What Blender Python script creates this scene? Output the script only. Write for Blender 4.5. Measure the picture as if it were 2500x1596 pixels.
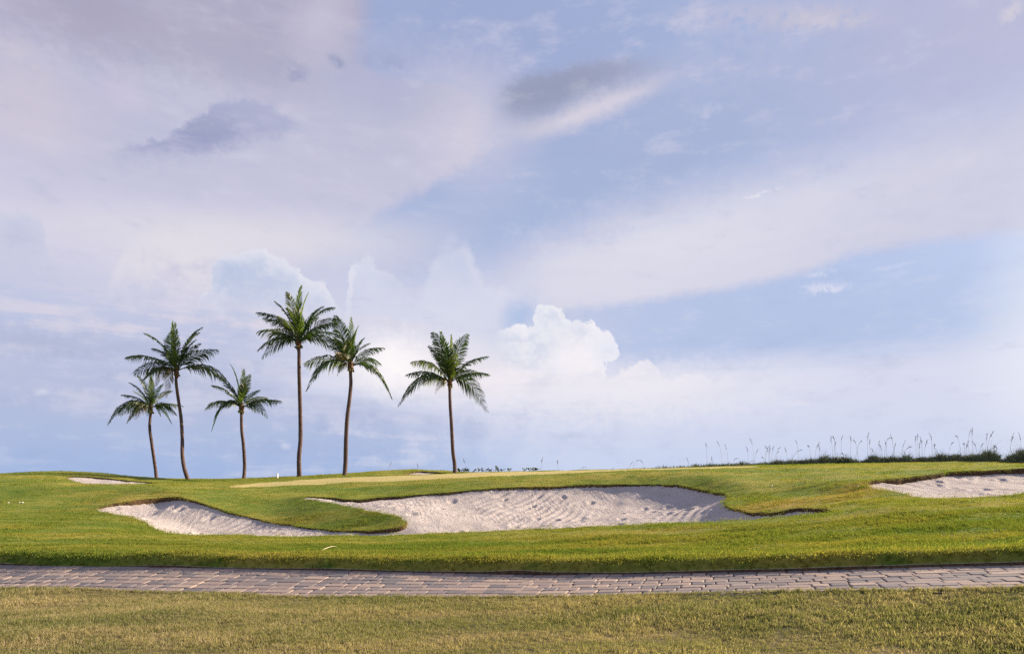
import bpy, bmesh, math, random
import numpy as np
from mathutils import Vector, Matrix, Quaternion
from mathutils.geometry import delaunay_2d_cdt

for o in list(bpy.data.objects):
    bpy.data.objects.remove(o)
SC = bpy.context.scene
COL = SC.collection
R = math.radians
rng = np.random.default_rng(7)
random.seed(7)

# ------------------------------------------------------------------ camera
F, CU, VH, ZC = 1700.0, 1250.0, 1185.0, 1.6      # focal length and horizon on a 2500 px wide picture, eye height
cam = bpy.data.cameras.new('camera')
cam.sensor_width = 36.0
cam.lens = F / 2500.0 * 36.0
cam.shift_y = (VH - 798.0) / 2500.0
cam.clip_start, cam.clip_end = 0.1, 20000.0
cam_o = bpy.data.objects.new('camera', cam)
COL.objects.link(cam_o)
cam_o.location = (0, 0, ZC)
cam_o.rotation_euler = (R(90), 0, 0)
SC.camera = cam_o

# ------------------------------------------------------------------ light and exposure
SUN_AZ, SUN_EL = R(68), R(22)                     # azimuth clockwise from +Y
EXPOSURE = 1.4
SKY_STRENGTH = 0.1
SC.view_settings.view_transform = 'Standard'
SC.view_settings.look = 'None'
SC.view_settings.gamma = 1.0
SC.view_settings.exposure = EXPOSURE
SC.view_settings.use_curve_mapping = False
SC.cycles.use_denoising = False
SC.cycles.max_bounces = 5
SC.cycles.diffuse_bounces = 3
SC.cycles.transmission_bounces = 4
SC.cycles.caustics_reflective = False
SC.cycles.caustics_refractive = False

sunvec = Vector((math.sin(SUN_AZ) * math.cos(SUN_EL), math.cos(SUN_AZ) * math.cos(SUN_EL), math.sin(SUN_EL)))
sun = bpy.data.lights.new('sun', 'SUN')
sun.energy = 5.0
sun.angle = R(0.6)
sun.color = (1.0, 0.80, 0.58)
sun_o = bpy.data.objects.new('sun', sun)
COL.objects.link(sun_o)
sun_o.rotation_euler = sunvec.to_track_quat('Z', 'Y').to_euler()
sun_o.location = (60, 30, 40)


# ------------------------------------------------------------------ small node language
class E:
    """A socket with arithmetic."""
    tree = None

    def __init__(self, s): self.s = s
    def __add__(a, b): return op('ADD', a, b)
    def __radd__(a, b): return op('ADD', b, a)
    def __sub__(a, b): return op('SUBTRACT', a, b)
    def __rsub__(a, b): return op('SUBTRACT', b, a)
    def __mul__(a, b): return op('MULTIPLY', a, b)
    def __rmul__(a, b): return op('MULTIPLY', b, a)
    def __truediv__(a, b): return op('DIVIDE', a, b)


def put(sock, v):
    if isinstance(v, E): E.tree.links.new(v.s, sock)
    elif v is not None: sock.default_value = v


def op(kind, a, b=None, c=None, clamp=False):
    n = E.tree.nodes.new('ShaderNodeMath')
    n.operation = kind
    n.use_clamp = clamp
    put(n.inputs[0], a); put(n.inputs[1], b)
    if c is not None: put(n.inputs[2], c)
    return E(n.outputs[0])


def sstep(x, a, b, lo=0.0, hi=1.0):
    n = E.tree.nodes.new('ShaderNodeMapRange')
    n.interpolation_type = 'SMOOTHSTEP'
    n.inputs['From Min'].default_value = a
    n.inputs['From Max'].default_value = b
    n.inputs['To Min'].default_value = lo
    n.inputs['To Max'].default_value = hi
    put(n.inputs['Value'], x)
    return E(n.outputs['Result'])


def mixc(fac, a, b, blend='MIX'):
    n = E.tree.nodes.new('ShaderNodeMix')
    n.data_type = 'RGBA'
    n.blend_type = blend
    n.clamp_factor = True
    put(n.inputs[0], fac)
    for s, v in ((n.inputs[6], a), (n.inputs[7], b)):
        if isinstance(v, tuple) and len(v) == 3: v = v + (1.0,)
        put(s, v)
    return E(n.outputs[2])


def noise(vec, scale, detail=4.0, rough=0.5, dist=0.0, out='Fac'):
    n = E.tree.nodes.new('ShaderNodeTexNoise')
    n.inputs['Scale'].default_value = scale
    n.inputs['Detail'].default_value = detail
    n.inputs['Roughness'].default_value = rough
    n.inputs['Distortion'].default_value = dist
    put(n.inputs['Vector'], vec)
    return E(n.outputs[out])


def vscale(vec, s, add=(0, 0, 0), rot=(0, 0, 0)):
    n = E.tree.nodes.new('ShaderNodeMapping')
    n.inputs['Scale'].default_value = s
    n.inputs['Location'].default_value = add
    n.inputs['Rotation'].default_value = rot
    put(n.inputs['Vector'], vec)
    return E(n.outputs[0])


def fcurve(x, pts, x0, x1, y0, y1, smooth=True):
    """y(x) through pts; domain x0..x1, values y0..y1."""
    n = E.tree.nodes.new('ShaderNodeFloatCurve')
    m = n.mapping
    m.extend = 'HORIZONTAL'
    c = m.curves[0]
    pts = sorted(pts)
    while len(c.points) < len(pts): c.points.new(0.5, 0.5)
    for p, (px, py) in zip(c.points, pts):
        p.location = ((px - x0) / (x1 - x0), (py - y0) / (y1 - y0))
        p.handle_type = 'AUTO_CLAMPED' if smooth else 'VECTOR'
    m.update()
    put(n.inputs['Value'], (x - x0) / (x1 - x0))
    return E(n.outputs[0]) * (y1 - y0) + y0


def lin(c):
    return tuple((x / 255 / 12.92) if x / 255 <= 0.04045 else ((x / 255 + 0.055) / 1.055) ** 2.4 for x in c)


# ------------------------------------------------------------------ the sky: Nishita sky under a veil of high cloud, cloud banks at their own bearings
def ang(u, v):
    """bearing and height of a point of the sky, 1700 units to the radian"""
    a = math.atan2(u - CU, F)
    e = math.atan2(VH - v, math.hypot(u - CU, F))
    return F * a, F * e


world = bpy.data.worlds.new('World')
SC.world = world
world.use_nodes = True
world.cycles.sampling_method = 'MANUAL'
world.cycles.sample_map_resolution = 512
WT = world.node_tree
WT.nodes.clear()


def skycol(*c):
    k = SKY_STRENGTH * 2 ** EXPOSURE
    return tuple(x / k for x in lin(c)) + (1.0,)


class Sky:
    """What every patch of sky is built from: bearing, height and the cloud noises."""


def box(pts, m=0):
    P = [ang(*p) for p in pts]
    return (min(p[0] for p in P) - m, max(p[0] for p in P) + m, min(p[1] for p in P) - m, max(p[1] for p in P) + m)


WARP = {0: 'P', 30: 'P30', 60: 'P60', 110: 'P110'}


def spot(K, u, v, ru, rv, rot=0.0, warp=0, k=1.0, power=1.9):
    """soft spot round a bearing, 0..k"""
    cu, cv = ang(u, v)
    q = 1.0 / (1.0 + ((u - CU) / F) ** 2)
    n = E.tree.nodes.new('ShaderNodeMapping')
    n.vector_type = 'TEXTURE'
    n.inputs['Location'].default_value = (cu, cv, 0)
    n.inputs['Rotation'].default_value = (0, 0, rot)
    n.inputs['Scale'].default_value = (ru * max(q, .75) * power, rv * max(q, .8) * power, 1)
    put(n.inputs['Vector'], getattr(K, WARP[warp]))
    g = E.tree.nodes.new('ShaderNodeTexGradient')
    g.gradient_type = 'SPHERICAL'
    E.tree.links.new(n.outputs[0], g.inputs[0])
    return sstep(E(g.outputs['Fac']), 0.0, 1.0, 0.0, k)


def spot_box(u, v, ru, rv, rot=0.0, warp=0, k=1.0, power=1.9):
    cu, cv = ang(u, v)
    c, s = abs(math.cos(rot)), abs(math.sin(rot))
    a, b = (ru * c + rv * s) * power + warp * .45, (ru * s + rv * c) * power + warp * .45
    return (cu - a, cu + a, cv - b, cv + b)


def below(K, pts, soft, warp=0, lo=0.0, hi=1.0):
    """1 below an outline given along the bearing, 0 above it (lo/hi swap the sides)"""
    P = [ang(*p) for p in pts]
    x0, x1 = min(p[0] for p in P), max(p[0] for p in P)
    y0, y1 = min(p[1] for p in P) - 5, max(p[1] for p in P) + 5
    n = E.tree.nodes.new('ShaderNodeFloatCurve')
    n.mapping.extend = 'HORIZONTAL'
    c = n.mapping.curves[0]
    P.sort()
    while len(c.points) < len(P): c.points.new(0.5, 0.5)
    for p, (px, py) in zip(c.points, P):
        p.location = ((px - x0) / (x1 - x0), (py - y0) / (y1 - y0))
        p.handle_type = 'AUTO_CLAMPED'
    n.mapping.update()
    put(n.inputs['Value'], op('MULTIPLY_ADD', K.U30 if warp else K.U, 1.0 / (x1 - x0), -x0 / (x1 - x0)))
    dlt = op('MULTIPLY_ADD', E(n.outputs[0]), y1 - y0, {0: K.nV, 20: K.nV20, 40: K.nV40, 70: K.nV70, 9: K.nV9, 5: K.nV5}[warp])
    return sstep(dlt, -soft - y0, soft - y0, lo, hi)


def ramp_u(K, u0, u1, v=900, lo=0.0, hi=1.0):
    a, b = ang(u0, v)[0], ang(u1, v)[0]
    return sstep(K.U, a, b, lo, hi)


def ramp_v(K, v0, v1, u=1250, lo=0.0, hi=1.0, src='V'):
    a, b = ang(u, v0)[1], ang(u, v1)[1]
    return sstep(getattr(K, src), a, b, lo, hi)


LAYERS = []          # (bounds, function(K, colour) -> colour)


def add_spot(u, v, ru, rv, c, k, rot=0.0, warp=0):
    LAYERS.append((spot_box(u, v, ru, rv, rot, warp), lambda K, col: mixc(spot(K, u, v, ru, rv, rot, warp, k), col, skycol(*c))))


def add(bounds, fn): LAYERS.append((bounds, fn))


BIG = 1e6


def sky_layers():
    # blue of the upper middle, paler lavender towards the right corner, clear blue under the white band
    add_spot(1150, 60, 470, 210, (158, 170, 209), .8)
    add_spot(1700, 330, 420, 150, (168, 180, 214), .8, .25)
    add_spot(2480, 20, 460, 280, (188, 186, 212), .75)
    add_spot(1900, 820, 660, 150, (181, 196, 229), .95)

    def mottle(K, col):
        return mixc(sstep(K.bq, -0.02, 0.22) * spot(K, 1650, 140, 620, 190, .1, 0, .55), col, skycol(191, 193, 219))
    add(spot_box(1650, 140, 620, 190, .1), mottle)

    def sheet(K, col):
        P = [(650, 720), (730, 650), (800, 600), (930, 525), (1040, 462), (1140, 402), (1182, 345), (1188, 300), (1160, 240), (1085, 205),
             (950, 188), (886, 150), (878, 100), (884, 40), (890, -20), (960, -300)]
        Q = [(b, a) for a, b in (ang(*p) for p in P)]
        x0, x1 = min(p[0] for p in Q), max(p[0] for p in Q)
        y0, y1 = min(p[1] for p in Q) - 20, max(p[1] for p in Q) + 20
        h = fcurve(K.V, Q, x0, x1, y0, y1)
        m = sstep(h - K.U + K.bm * 70 + K.bf * 40 + K.bb * 60, -38, 30, 0.0, 0.93) * ramp_v(K, 785, 680, 600)
        t = mixc(ramp_v(K, 640, 160, 400), skycol(212, 209, 228), skycol(194, 193, 216))
        t = mixc(ramp_v(K, 250, -30, 400), t, skycol(168, 163, 187))
        t = mixc(sstep(K.bb, -0.2, 0.2, 0.0, 0.5), t, skycol(186, 187, 214))
        t = mixc(sstep(K.bc, -0.05, 0.25, 0.0, 0.45), t, skycol(209, 205, 223))
        return mixc(m, col, t)
    add((-BIG, ang(1300, 300)[0], ang(700, 790)[1], BIG), sheet)
    add_spot(1010, 185, 190, 60, (180, 185, 214), .8, 0, 110)
    add_spot(1165, 320, 110, 110, (217, 211, 225), .6, 0, 60)
    add_spot(40, 250, 150, 90, (211, 201, 212), .55, 0, 60)
    add_spot(430, 120, 120, 110, (195, 199, 219), .4, 0, 110)
    add_spot(610, 100, 170, 90, (174, 171, 196), .55, 0, 110)
    add_spot(790, 50, 60, 110, (203, 198, 216), .6, -.5, 60)
    add_spot(220, 30, 300, 80, (166, 159, 182), .6, 0, 110)
    add_spot(300, 230, 60, 40, (208, 199, 220), .45, 0, 60)

    def band(K, col):
        t = below(K, [(1080, 700), (1180, 645), (1400, 560), (1700, 475), (2000, 400), (2250, 330), (2500, 270), (2800, 220)], 80, 40)
        b = below(K, [(1100, 775), (1300, 765), (1450, 750), (1700, 715), (1900, 680), (2030, 640), (2090, 618), (2160, 608), (2250, 590), (2380, 575), (2500, 565), (2800, 540)], 17, 20, 1.0, 0.0)
        m = t * b * ramp_u(K, 1050, 1380, 600) * (K.bc * 0.35 + 0.9)
        c = mixc(spot(K, 1550, 630, 480, 140, .2), skycol(208, 207, 226), skycol(225, 223, 235))
        return mixc(m, col, c)
    add((ang(1040, 600)[0], BIG, ang(1100, 800)[1], ang(2500, 100)[1]), band)

    def lens(K, col):
        t = below(K, [(200, 392), (300, 366), (430, 320), (500, 282), (560, 246), (605, 243), (650, 258), (700, 284), (760, 314)], 10, 40)
        b = below(K, [(200, 396), (330, 388), (450, 376), (550, 356), (650, 338), (760, 312)], 22, 40, 1.0, 0.0)
        m = t * b * ramp_u(K, 210, 360, 350) * ramp_u(K, 690, 765, 300, 1.0, 0.0) * sstep(K.bq + K.bc * 0.6, -0.3, 0.05, 0.1, 0.98)
        return mixc(m, col, mixc(spot(K, 490, 330, 170, 60), skycol(175, 179, 208), skycol(156, 162, 195)))
    add(box([(180, 190), (800, 430)]), lens)

    def grey(K, col):
        t = [(1180, 240), (1260, 196), (1330, 181), (1430, 156), (1520, 148), (1660, 138), (1760, 132)]
        mid = [(1180, 275), (1280, 290), (1400, 252), (1500, 215), (1600, 184), (1760, 150)]
        b = below(K, [(1180, 352), (1300, 334), (1400, 308), (1500, 268), (1580, 230), (1700, 180)], 26, 20, 1.0, 0.0)
        gm = below(K, mid, 30, 20)
        m = gm * b * ramp_u(K, 1180, 1330, 300) * ramp_u(K, 1540, 1730, 200, 1.0, 0.0) * 0.95
        col = mixc(m, col, mixc(spot(K, 1470, 250, 170, 60, .3), skycol(198, 197, 214), skycol(220, 213, 225)))
        m2 = below(K, t, 18, 40) * (1.0 - gm) * sstep(K.bq, -0.4, 0.0, 0.55, 1.0) * ramp_u(K, 1180, 1270, 240) * ramp_u(K, 1480, 1740, 180, 1.0, 0.0) * 0.95
        return mixc(m2, col, mixc(spot(K, 1330, 220, 230, 60, .2), skycol(172, 176, 204), skycol(150, 157, 184)))
    add(box([(1160, 90), (1800, 400)]), grey)

    for (u, v, ru, rv, rot, k, c) in ((715, 172, 34, 15, 0, .8, (160, 163, 194)), (822, 148, 17, 8, -.3, .9, (153, 160, 191)), (945, 150, 60, 14, 0, .45, (154, 162, 200)),
                                      (240, 436, 14, 4, 0, .6, (172, 172, 198)), (1990, 42, 140, 20, -.2, .8, (199, 195, 212)),
                                      (1780, 30, 130, 26, -.1, .4, (196, 194, 214)), (1752, 264, 46, 9, 0, .5, (192, 196, 224)), (1862, 472, 36, 4, .16, .7, (231, 229, 240)),
                                      (2015, 665, 36, 6, .08, .9, (216, 220, 239)), (2022, 700, 46, 10, -.05, .9, (214, 218, 239)), (2190, 648, 60, 5, .05, .45, (205, 212, 236)),
                                      (2478, 24, 20, 12, .5, .6, (216, 210, 220)), (1790, 130, 170, 60, .2, .35, (187, 190, 219)), (60, 150, 60, 30, -.5, .5, (208, 200, 210))):
        def scrap(K, col, u=u, v=v, ru=ru, rv=rv, rot=rot, k=k, c=c):
            return mixc(spot(K, u, v, ru, rv, rot, 30 if rv < 9 else 60, k * 1.2) * sstep(K.bf + K.bm, -0.25, 0.1), col, skycol(*c))
        add(spot_box(u, v, ru, rv, rot, 60), scrap)

    # --- lower sky
    add_spot(900, 610, 200, 70, (190, 196, 223), .75, .35, 60)
    add_spot(1160, 520, 170, 60, (178, 188, 219), .6, .4, 110)
    add_spot(560, 590, 420, 60, (229, 224, 230), .85, .08)
    add_spot(560, 730, 900, 130, (213, 212, 231), .7)

    def haze(K, col):
        m = sstep(op('MULTIPLY_ADD', K.bs, 40.0, K.V), ang(1250, 945)[1], ang(1250, 845)[1], 0.93, 0.0)
        return mixc(m, col, mixc(ramp_v(K, 1185, 930), skycol(201, 213, 240), skycol(219, 221, 239)))
    add((-BIG, BIG, -BIG, ang(1250, 820)[1]), haze)

    def cumulus(pts, soft, warp, c_top, c_low, k, rim, fade, lit, fl=14, fr=16, rk=.6):
        def f(K, col):
            m = below(K, pts, soft, warp) * ramp_v(K, fade[0], fade[1], 800) * ramp_u(K, pts[0][0] - 4, pts[0][0] - 4 + fl, 700) * ramp_u(K, pts[-1][0] + 4 - fr, pts[-1][0] + 4, 700, 0 + k, 0.0)
            c = mixc(sstep(op('MULTIPLY_ADD', K.bf, 0.5, K.bm), -0.16, 0.14), skycol(*c_low), skycol(*c_top))
            if rim:
                c = mixc(below(K, [(u + lit[0], v + lit[1]) for u, v in pts], 24, 9, rk, 0.0), c, skycol(*rim))
            return mixc(m, col, c)
        b = box(pts, 45)
        add((b[0], b[1], ang(800, max(fade))[1] - 5, b[3]), f)

    add_spot(450, 650, 110, 60, (231, 227, 231), .7, 0, 60)
    cumulus([(-260, 610), (-60, 560), (20, 545), (60, 530), (95, 545), (112, 590), (130, 640), (170, 690), (230, 740)], 22, 9, (193, 200, 225), (183, 193, 222), .5, None, (800, 640), (0, 0))
    cumulus([(260, 700), (295, 640), (320, 604), (355, 594), (400, 606), (440, 622), (475, 614), (505, 606), (540, 640), (560, 700)], 20, 9, (221, 217, 229), (206, 205, 226), .75, (231, 226, 232), (800, 680), (8, 14))
    cumulus([(460, 770), (478, 738), (500, 712), (518, 698), (522, 650), (535, 620), (558, 608), (590, 606), (618, 600), (648, 610), (664, 628), (700, 640), (735, 654), (742, 668), (765, 682), (790, 692), (812, 720), (850, 770)],
            5, 9, (206, 212, 231), (192, 202, 227), 1.0, (231, 230, 240), (850, 690), (-10, 16), 14, 60, .85)
    cumulus([(836, 800), (845, 730), (850, 680), (853, 650), (866, 632), (886, 628), (905, 638), (925, 652), (950, 664), (990, 700), (1040, 770)],
            7, 9, (212, 217, 235), (204, 211, 232), .75, (232, 231, 241), (850, 660), (12, 14), 14, 150, .85)
    cumulus([(985, 770), (1030, 710), (1056, 645), (1080, 604), (1110, 590), (1140, 600), (1160, 640), (1178, 668), (1200, 690), (1235, 700), (1262, 740), (1268, 790)],
            26, 9, (215, 219, 236), (208, 214, 234), .6, (228, 227, 238), (1000, 690), (-12, 16), 70, 60, .7)
    add_spot(1060, 810, 290, 100, (222, 223, 237), .7, 0, 110)
    add_spot(1268, 775, 40, 34, (181, 197, 230), 1.0, .5, 60)

    P9 = [(1200, 840), (1225, 800), (1245, 798), (1262, 797), (1280, 799), (1290, 812), (1301, 806), (1303, 775), (1310, 748), (1330, 741), (1355, 745), (1372, 757), (1381, 778),
          (1398, 783), (1414, 780), (1432, 775), (1448, 786), (1459, 803), (1471, 811), (1477, 840), (1480, 880), (1476, 900), (1482, 914), (1490, 930)]

    def bright(K, col):
        m = op('MAXIMUM', below(K, P9, 4, 9) * ramp_u(K, 1475, 1492, 900, 1.0, 0.0), sstep(spot(K, 1484, 848, 24, 34, .3, 60), 0.26, 0.42))
        m = m * ramp_u(K, 1195, 1250, 800) * ramp_v(K, 965, 905, 1350)
        c = mixc(sstep(op('MULTIPLY_ADD', K.bf, 0.7, K.bm), -0.14, 0.16), skycol(222, 226, 239), skycol(234, 234, 242))
        c = mixc(sstep(K.pf, 0.02, -0.28, 0.0, 0.7), c, skycol(208, 214, 233))
        c = mixc(below(K, [(u - 12, v + 10) for u, v in P9], 14, 9, 0.8, 0.0), c, skycol(244, 241, 247))
        c = mixc(spot(K, 1430, 885, 85, 60, 0.4, 110), c, skycol(249, 243, 247))
        c = mixc(spot(K, 1484, 855, 34, 40), c, skycol(233, 235, 246))
        return mixc(m * 0.97, col, c)
    add(box([(1185, 720), (1540, 980)]), bright)

    P10 = [(1140, 915), (1200, 905), (1260, 898), (1330, 905), (1400, 912), (1485, 920), (1500, 914), (1530, 904), (1556, 900), (1565, 887), (1578, 884), (1592, 894), (1606, 905), (1620, 918), (1680, 908), (1720, 910), (1760, 922), (1820, 940)]

    def low_bank(K, col):
        m = below(K, P10, 6, 9) * sstep(op('MULTIPLY_ADD', K.bs, 70.0, K.V), ang(1400, 990)[1], ang(1400, 925)[1]) * ramp_u(K, 1110, 1200) * ramp_u(K, 1600, 1830, 900, .9, 0.0)
        return mixc(m, col, mixc(sstep(K.bm + K.bf, -0.15, 0.2), skycol(231, 229, 240), skycol(245, 239, 245)))
    add(box([(1090, 850), (1850, 1040)]), low_bank)

    def low_blue(K, col):
        m = below(K, [(-400, 815), (0, 822), (300, 840), (560, 880), (700, 925), (850, 962), (1050, 985), (1250, 1010), (1500, 1040)], 60, 5)
        m = m * sstep(op('MULTIPLY_ADD', K.bm, 260.0, K.U), ang(850, 1100)[0], ang(1430, 1100)[0], 0.9, 0.0)
        c = mixc(sstep(op('MULTIPLY_ADD', K.bm, 60.0, K.V), ang(200, 1170)[1], ang(200, 950)[1]), skycol(160, 182, 223), skycol(180, 189, 219))
        c = mixc(sstep(op('MULTIPLY_ADD', K.bm, 0.5, K.bs), -0.02, 0.26, 0.0, 0.65), c, skycol(202, 206, 228))
        return mixc(m, col, c)
    add((-BIG, ang(1500, 1000)[0], -BIG, ang(1250, 800)[1]), low_blue)
    add_spot(130, 838, 420, 30, (170, 178, 208), .55, 0, 60)

    def low_cloud(K, col):
        m = sstep(op('MULTIPLY_ADD', K.bm, 0.7, K.bs), -0.06, 0.2)
        col = mixc(m * spot(K, 520, 930, 760, 110, 0, 0, .6), col, skycol(209, 210, 228))
        col = mixc(m * spot(K, 860, 1090, 300, 60, 0, 0, .6), col, skycol(212, 216, 235))
        m2 = sstep(op('MULTIPLY_ADD', K.bm, -0.6, K.bs), 0.02, 0.22)
        return mixc(m2 * spot(K, 700, 960, 900, 130, 0, 0, .5), col, skycol(172, 182, 213))
    add(box([(-900, 720), (2400, 1185)], 60), low_cloud)

    def streaks(K, col):
        col = mixc(sstep(op('MULTIPLY_ADD', K.bm, 0.4, K.bs), -0.02, 0.18) * spot(K, 520, 800, 640, 50, 0, 0, .7), col, skycol(228, 218, 229))
        return mixc(sstep(op('MULTIPLY_ADD', K.bm, 0.3, K.bs), -0.04, 0.14) * spot(K, 1250, 985, 480, 36, 0, 0, .65), col, skycol(193, 201, 227))
    add(box([(-500, 690), (2150, 1080)]), streaks)
    # glare between two palms
    add_spot(985, 885, 170, 60, (241, 232, 239), .75, 0, 60)
    add_spot(968, 893, 80, 60, (255, 251, 252), 1.0, 0, 60)
    add_spot(1130, 915, 120, 60, (243, 236, 241), .7, 0, 60)
    add_spot(1225, 930, 70, 40, (244, 235, 240), .5, 0, 60)

    for (u, v, ru, rv) in ((100, 958, 14, 8), (695, 1088, 10, 7), (1950, 985, 40, 6), (1870, 960, 26, 6), (2420, 950, 60, 5)):
        add_spot(u, v, ru, rv, (224, 224, 239), .55, 0, 30)
    add_spot(1500, 960, 330, 60, (238, 235, 243), .8, 0, 110)
    add_spot(2620, 830, 150, 240, (237, 240, 249), .75)


def build_sky():
    sky_layers()
    E.tree = WT
    tc = WT.nodes.new('ShaderNodeTexCoord')
    d = E(tc.outputs['Generated'])
    sep = WT.nodes.new('ShaderNodeSeparateXYZ')
    put(sep.inputs[0], d)
    dx, dy, dz = (E(sep.outputs[i]) for i in range(3))
    K = {}
    K['U'] = op('ARCTAN2', dx, dy) * F
    K['V'] = op('ARCSINE', op('MINIMUM', op('MAXIMUM', dz, -1.0), 1.0)) * F
    sky = WT.nodes.new('ShaderNodeTexSky')
    sky.sky_type = 'NISHITA'
    sky.sun_disc = False
    sky.sun_elevation = SUN_EL
    sky.sun_rotation = SUN_AZ
    sky.dust_density = 1.6
    sky.ozone_density = 1.5
    # soft mottling, billows, level streaks and slanting wisps
    K['bb'] = noise(vscale(d, (3.0, 3.0, 5.0)), 1.0, 3.0, 0.55) - 0.5
    K['bm'] = noise(d, 24.0, 4.0, 0.62) - 0.5
    K['bf'] = noise(d, 85.0, 3.0, 0.65) - 0.5
    K['bs'] = noise(vscale(d, (5.0, 5.0, 46.0)), 1.0, 4.0, 0.58) - 0.5
    K['bc'] = noise(vscale(d, (7.0, 7.0, 34.0), rot=(0, R(24), 0)), 1.0, 4.0, 0.6) - 0.5
    b1, b2 = noise(d, 22.0, 0.0, 0.5), noise(d, 52.0, 1.0, 0.6)
    K['pf'] = op('ABSOLUTE', b1 - 0.5) * 2.0 + op('ABSOLUTE', b2 - 0.5) * 1.3 - 0.4      # round billows with creases between
    K['U30'] = op('MULTIPLY_ADD', K['bf'], 26.0, K['U'])
    K['nV'] = op('MULTIPLY', K['V'], -1.0)
    mix2 = op('MULTIPLY_ADD', K['bf'], 0.8, K['bm'])
    for w in (20, 40, 70): K['nV%d' % w] = op('MULTIPLY_ADD', mix2, float(w), K['nV'])
    K['nV5'] = op('MULTIPLY_ADD', K['bs'], 170.0, K['nV40'])
    K['bq'] = noise(vscale(d, (15.0, 15.0, 44.0), rot=(0, R(16), 0)), 1.0, 6.0, 0.66) - 0.5
    K['nV9'] = op('MULTIPLY_ADD', K['pf'], 34.0, op('MULTIPLY_ADD', K['bm'], 24.0, K['nV']))
    cp = WT.nodes.new('ShaderNodeCombineXYZ')
    put(cp.inputs[0], K['U']); put(cp.inputs[1], K['V'])
    K['P'] = E(cp.outputs[0])
    cw = WT.nodes.new('ShaderNodeCombineXYZ')
    put(cw.inputs[0], K['bm']); put(cw.inputs[1], K['bf'])
    for w in (30, 60, 110):
        n = WT.nodes.new('ShaderNodeVectorMath')
        n.operation = 'MULTIPLY_ADD'
        put(n.inputs[0], E(cw.outputs[0]))
        n.inputs[1].default_value = (w, w * .8, 0)
        put(n.inputs[2], K['P'])
        K['P%d' % w] = E(n.outputs[0])
    # the veil: thin high cloud that lightens the whole dome
    col = mixc(0.84, E(sky.outputs[0]), skycol(163, 176, 213))
    K['col'] = mixc(sstep(op('MULTIPLY_ADD', K['bc'], 1.2, K['bb']), -0.12, 0.5, 0.0, 0.5), col, skycol(190, 194, 222))

    def patch(bounds, outside=None):
        """the layers that reach one patch of the sky, as a node group"""
        g = bpy.data.node_groups.new('sky_patch', 'ShaderNodeTree')
        E.tree = g
        gi, go = g.nodes.new('NodeGroupInput'), g.nodes.new('NodeGroupOutput')
        k = Sky()
        names = sorted(K)
        for nm in names:
            t = 'NodeSocketColor' if nm == 'col' else 'NodeSocketVector' if nm[0] == 'P' else 'NodeSocketFloat'
            g.interface.new_socket(nm, in_out='INPUT', socket_type=t)
            setattr(k, nm, E(gi.outputs[nm]))
        g.interface.new_socket('Color', in_out='OUTPUT', socket_type='NodeSocketColor')
        c = k.col
        for b, fn in LAYERS:
            if outside:
                use = b[0] < outside[0] or b[1] > outside[1] or b[2] < outside[2] or b[3] > outside[3]
            else:
                use = b[0] < bounds[1] and b[1] > bounds[0] and b[2] < bounds[3] and b[3] > bounds[2]
            if use: c = fn(k, c)
        wisp = op('MULTIPLY_ADD', k.bm, 0.35, k.bq)
        c = mixc(sstep(wisp, 0.0, 0.32, 0.0, 0.24), c, skycol(228, 226, 237))
        c = mixc(sstep(wisp, 0.0, -0.32, 0.0, 0.22), c, skycol(160, 170, 204))
        if outside or bounds[2] < 0:
            c = mixc(sstep(k.V, -60, -10, 1.0, 0.0), c, skycol(150, 160, 170))
        put(go.inputs[0], c)
        E.tree = WT
        n = WT.nodes.new('ShaderNodeGroup')
        n.node_tree = g
        for nm in names: put(n.inputs[nm], K[nm])
        bg = WT.nodes.new('ShaderNodeBackground')
        bg.inputs['Strength'].default_value = SKY_STRENGTH
        WT.links.new(n.outputs[0], bg.inputs['Color'])
        return bg.outputs[0]

    def choose(test, a, b):
        n = WT.nodes.new('ShaderNodeMixShader')
        put(n.inputs[0], test)
        WT.links.new(a, n.inputs[1]); WT.links.new(b, n.inputs[2])
        return n.outputs[0]

    def split(us, vs):
        if len(us) == 2 and len(vs) == 2: return patch((us[0], us[1], vs[0], vs[1]))
        if len(us) >= len(vs):
            m = len(us) // 2
            return choose(op('GREATER_THAN', K['U'], us[m]), split(us[:m + 1], vs), split(us[m:], vs))
        m = len(vs) // 2
        return choose(op('GREATER_THAN', K['V'], vs[m]), split(us, vs[:m + 1]), split(us, vs[m:]))

    us = [-1200.0, -820.0, -560.0, -330.0, -130.0, 60.0, 300.0, 640.0, 1200.0]
    vs = [-120.0, 120.0, 235.0, 330.0, 470.0, 700.0, 1150.0]
    inner = split(us, vs)
    outer = patch(None, (us[0], us[-1], vs[0], vs[-1]))
    t = op('MULTIPLY', op('LESS_THAN', op('ABSOLUTE', K['U']), 1200.0), op('LESS_THAN', op('ABSOLUTE', K['V'] - (vs[0] + vs[-1]) / 2), (vs[-1] - vs[0]) / 2))
    out = WT.nodes.new('ShaderNodeOutputWorld')
    WT.links.new(choose(t, outer, inner), out.inputs[0])


build_sky()


# ------------------------------------------------------------------ object helpers
def link(o, parent=None):
    COL.objects.link(o)
    if parent is not None: o.parent = parent
    return o


def mesh_obj(name, verts, faces, mat=None, parent=None, smooth=False):
    me = bpy.data.meshes.new(name)
    me.from_pydata([tuple(map(float, v)) for v in verts], [], [tuple(f) for f in faces])
    if mat: me.materials.append(mat)
    if smooth: me.polygons.foreach_set('use_smooth', [True] * len(me.polygons))
    me.update()
    return link(bpy.data.objects.new(name, me), parent)


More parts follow.
